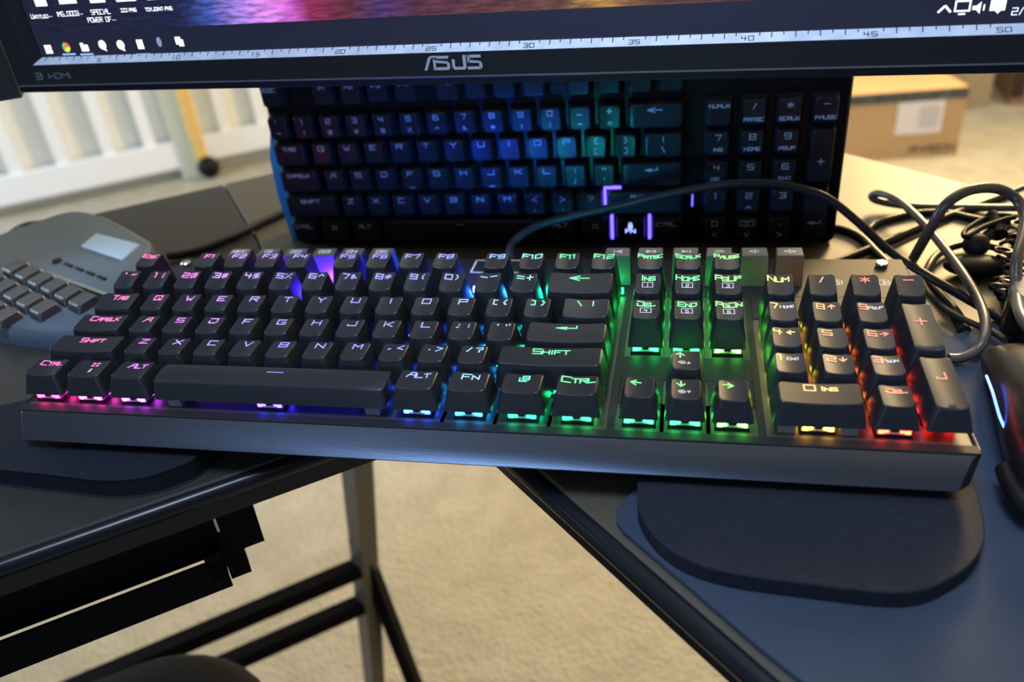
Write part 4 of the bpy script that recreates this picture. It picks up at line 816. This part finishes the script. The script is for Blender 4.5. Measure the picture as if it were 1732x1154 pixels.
# padded stool tucked in at the bottom left
stl = empty('padded_stool', (-45, -170, -FLOOR), 'black padded stool at the bottom left, its rounded seat corner reaching under the desk', 'stool')
M_FAB = mat('black_seat_fabric', (.006, .007, .011), .75, spec=.3, bump=(900, .3, .0008))
apex = at(376, 1083, z=-332)
S = 380; rr = 105
def seat(ins):
    base = rrect(-S / 2 + ins, S / 2 - ins, -S / 2 + ins, S / 2 - ins, rr - ins, 8)
    off = S / 2 * 1.41421 - rr * .41421; out = []
    vdir = Vector((math.cos(math.radians(80)), math.sin(math.radians(80)))); a_ = math.radians(80 - 45)
    for x, y in base:
        X = x * math.cos(a_) - y * math.sin(a_); Y = x * math.sin(a_) + y * math.cos(a_); out.append((apex.x - vdir.x * off + X, apex.y - vdir.y * off + Y))
    return out
MB().rings([[(x, y, -412) for x, y in seat(20)], [(x, y, -400) for x, y in seat(3)], [(x, y, -372) for x, y in seat(0)], [(x, y, -350) for x, y in seat(4)], [(x, y, -338) for x, y in seat(16)], [(x, y, -332) for x, y in seat(40)], [(x, y, -330) for x, y in seat(80)]]).build('seat', M_FAB, stl, smooth=70)
cc = seat(100); ccx = sum(x for x, y in cc) / len(cc); ccy = sum(y for x, y in cc) / len(cc)
MB().cyl((ccx, ccy, -700), 25, 290, n=20).build('gas_column', M_DARK, stl, smooth=40)
for k in range(5):
    t = 2 * PI * k / 5 + .3; e_ = Vector((math.cos(t), math.sin(t), 0)); c = Vector((ccx, ccy, -712))
    lg = MB().tube([c, c + e_ * 130 + Vector((0, 0, -4)), c + e_ * 230 + Vector((0, 0, -16))], 17, 10).build('base_leg', M_DARK, stl, smooth=60)
    w_ = c + e_ * 230; MB().cyl((w_.x - e_.y * 18, w_.y + e_.x * 18, -FLOOR + 26), 26, 36, (e_.y, -e_.x, 0), 20).build('caster', M_DARK, lg, smooth=40)

# ------------------------------------------------------------------ light
def area(name, loc, target, size, power, col, size_y=None, spread=None):
    l = D.lights.new(name, 'AREA'); l.energy = power; l.color = col; l.shape = 'RECTANGLE'; l.size = size; l.size_y = size_y or size
    if spread: l.spread = math.radians(spread)
    o = D.objects.new(name, l); COL.objects.link(o); o.location = W(loc); d = W(target) - W(loc); o.rotation_euler = d.to_track_quat('-Z', 'Y').to_euler(); return o
area('window_light_front', (-300, -2400, 560), (260, -80, 0), .7, 17, (.40, .62, 1), .45)
area('window_light_left', (-3400, 600, 500), (-900, 1900, -500), 1.6, 105, (.58, .78, 1), 1.5)
area('ceiling_fill', (200, 1500, 1600), (200, 1500, -780), .7, 8, (1, .92, .8))
area('standing_lamp', (1240, 2400, 860), (440, 0, 0), .4, 100, (1, .68, .29), .7)
area('ceiling_fill', (1700, 2700, 1600), (1500, 2700, -780), .7, 40, (1, .85, .6))  # added warm fill to brighten the carpet at the back right
area('key_top_fill', (120, -420, 1560), (200, -100, 0), .5, 28, (.62, .78, 1))  # added cool fill overhead, lifts the key tops above their fronts
wd = D.worlds.new('World'); SC.world = wd; wd.use_nodes = True; wd.node_tree.nodes['Background'].inputs[0].default_value = (.5, .6, .8, 1); wd.node_tree.nodes['Background'].inputs[1].default_value = .05

# ------------------------------------------------------------------ camera
cd = D.cameras.new('camera'); co = D.objects.new('camera', cd); COL.objects.link(co); SC.camera = co
cd.sensor_width = 36; cd.lens = FOC / 1732 * 36; cd.clip_start = .01; cd.clip_end = 50
R3 = Matrix(((RM[0][0], -RM[1][0], -RM[2][0]), (RM[0][1], -RM[1][1], -RM[2][1]), (RM[0][2], -RM[1][2], -RM[2][2])))
co.matrix_world = Matrix.Translation(W(CAM)) @ R3.to_4x4()
cd.dof.use_dof = True; cd.dof.focus_distance = .385; cd.dof.aperture_fstop = 7.0
SC.view_settings.view_transform = 'Standard'; SC.view_settings.look = 'None'; SC.view_settings.gamma = 1; SC.view_settings.exposure = 0.0; SC.view_settings.use_curve_mapping = False
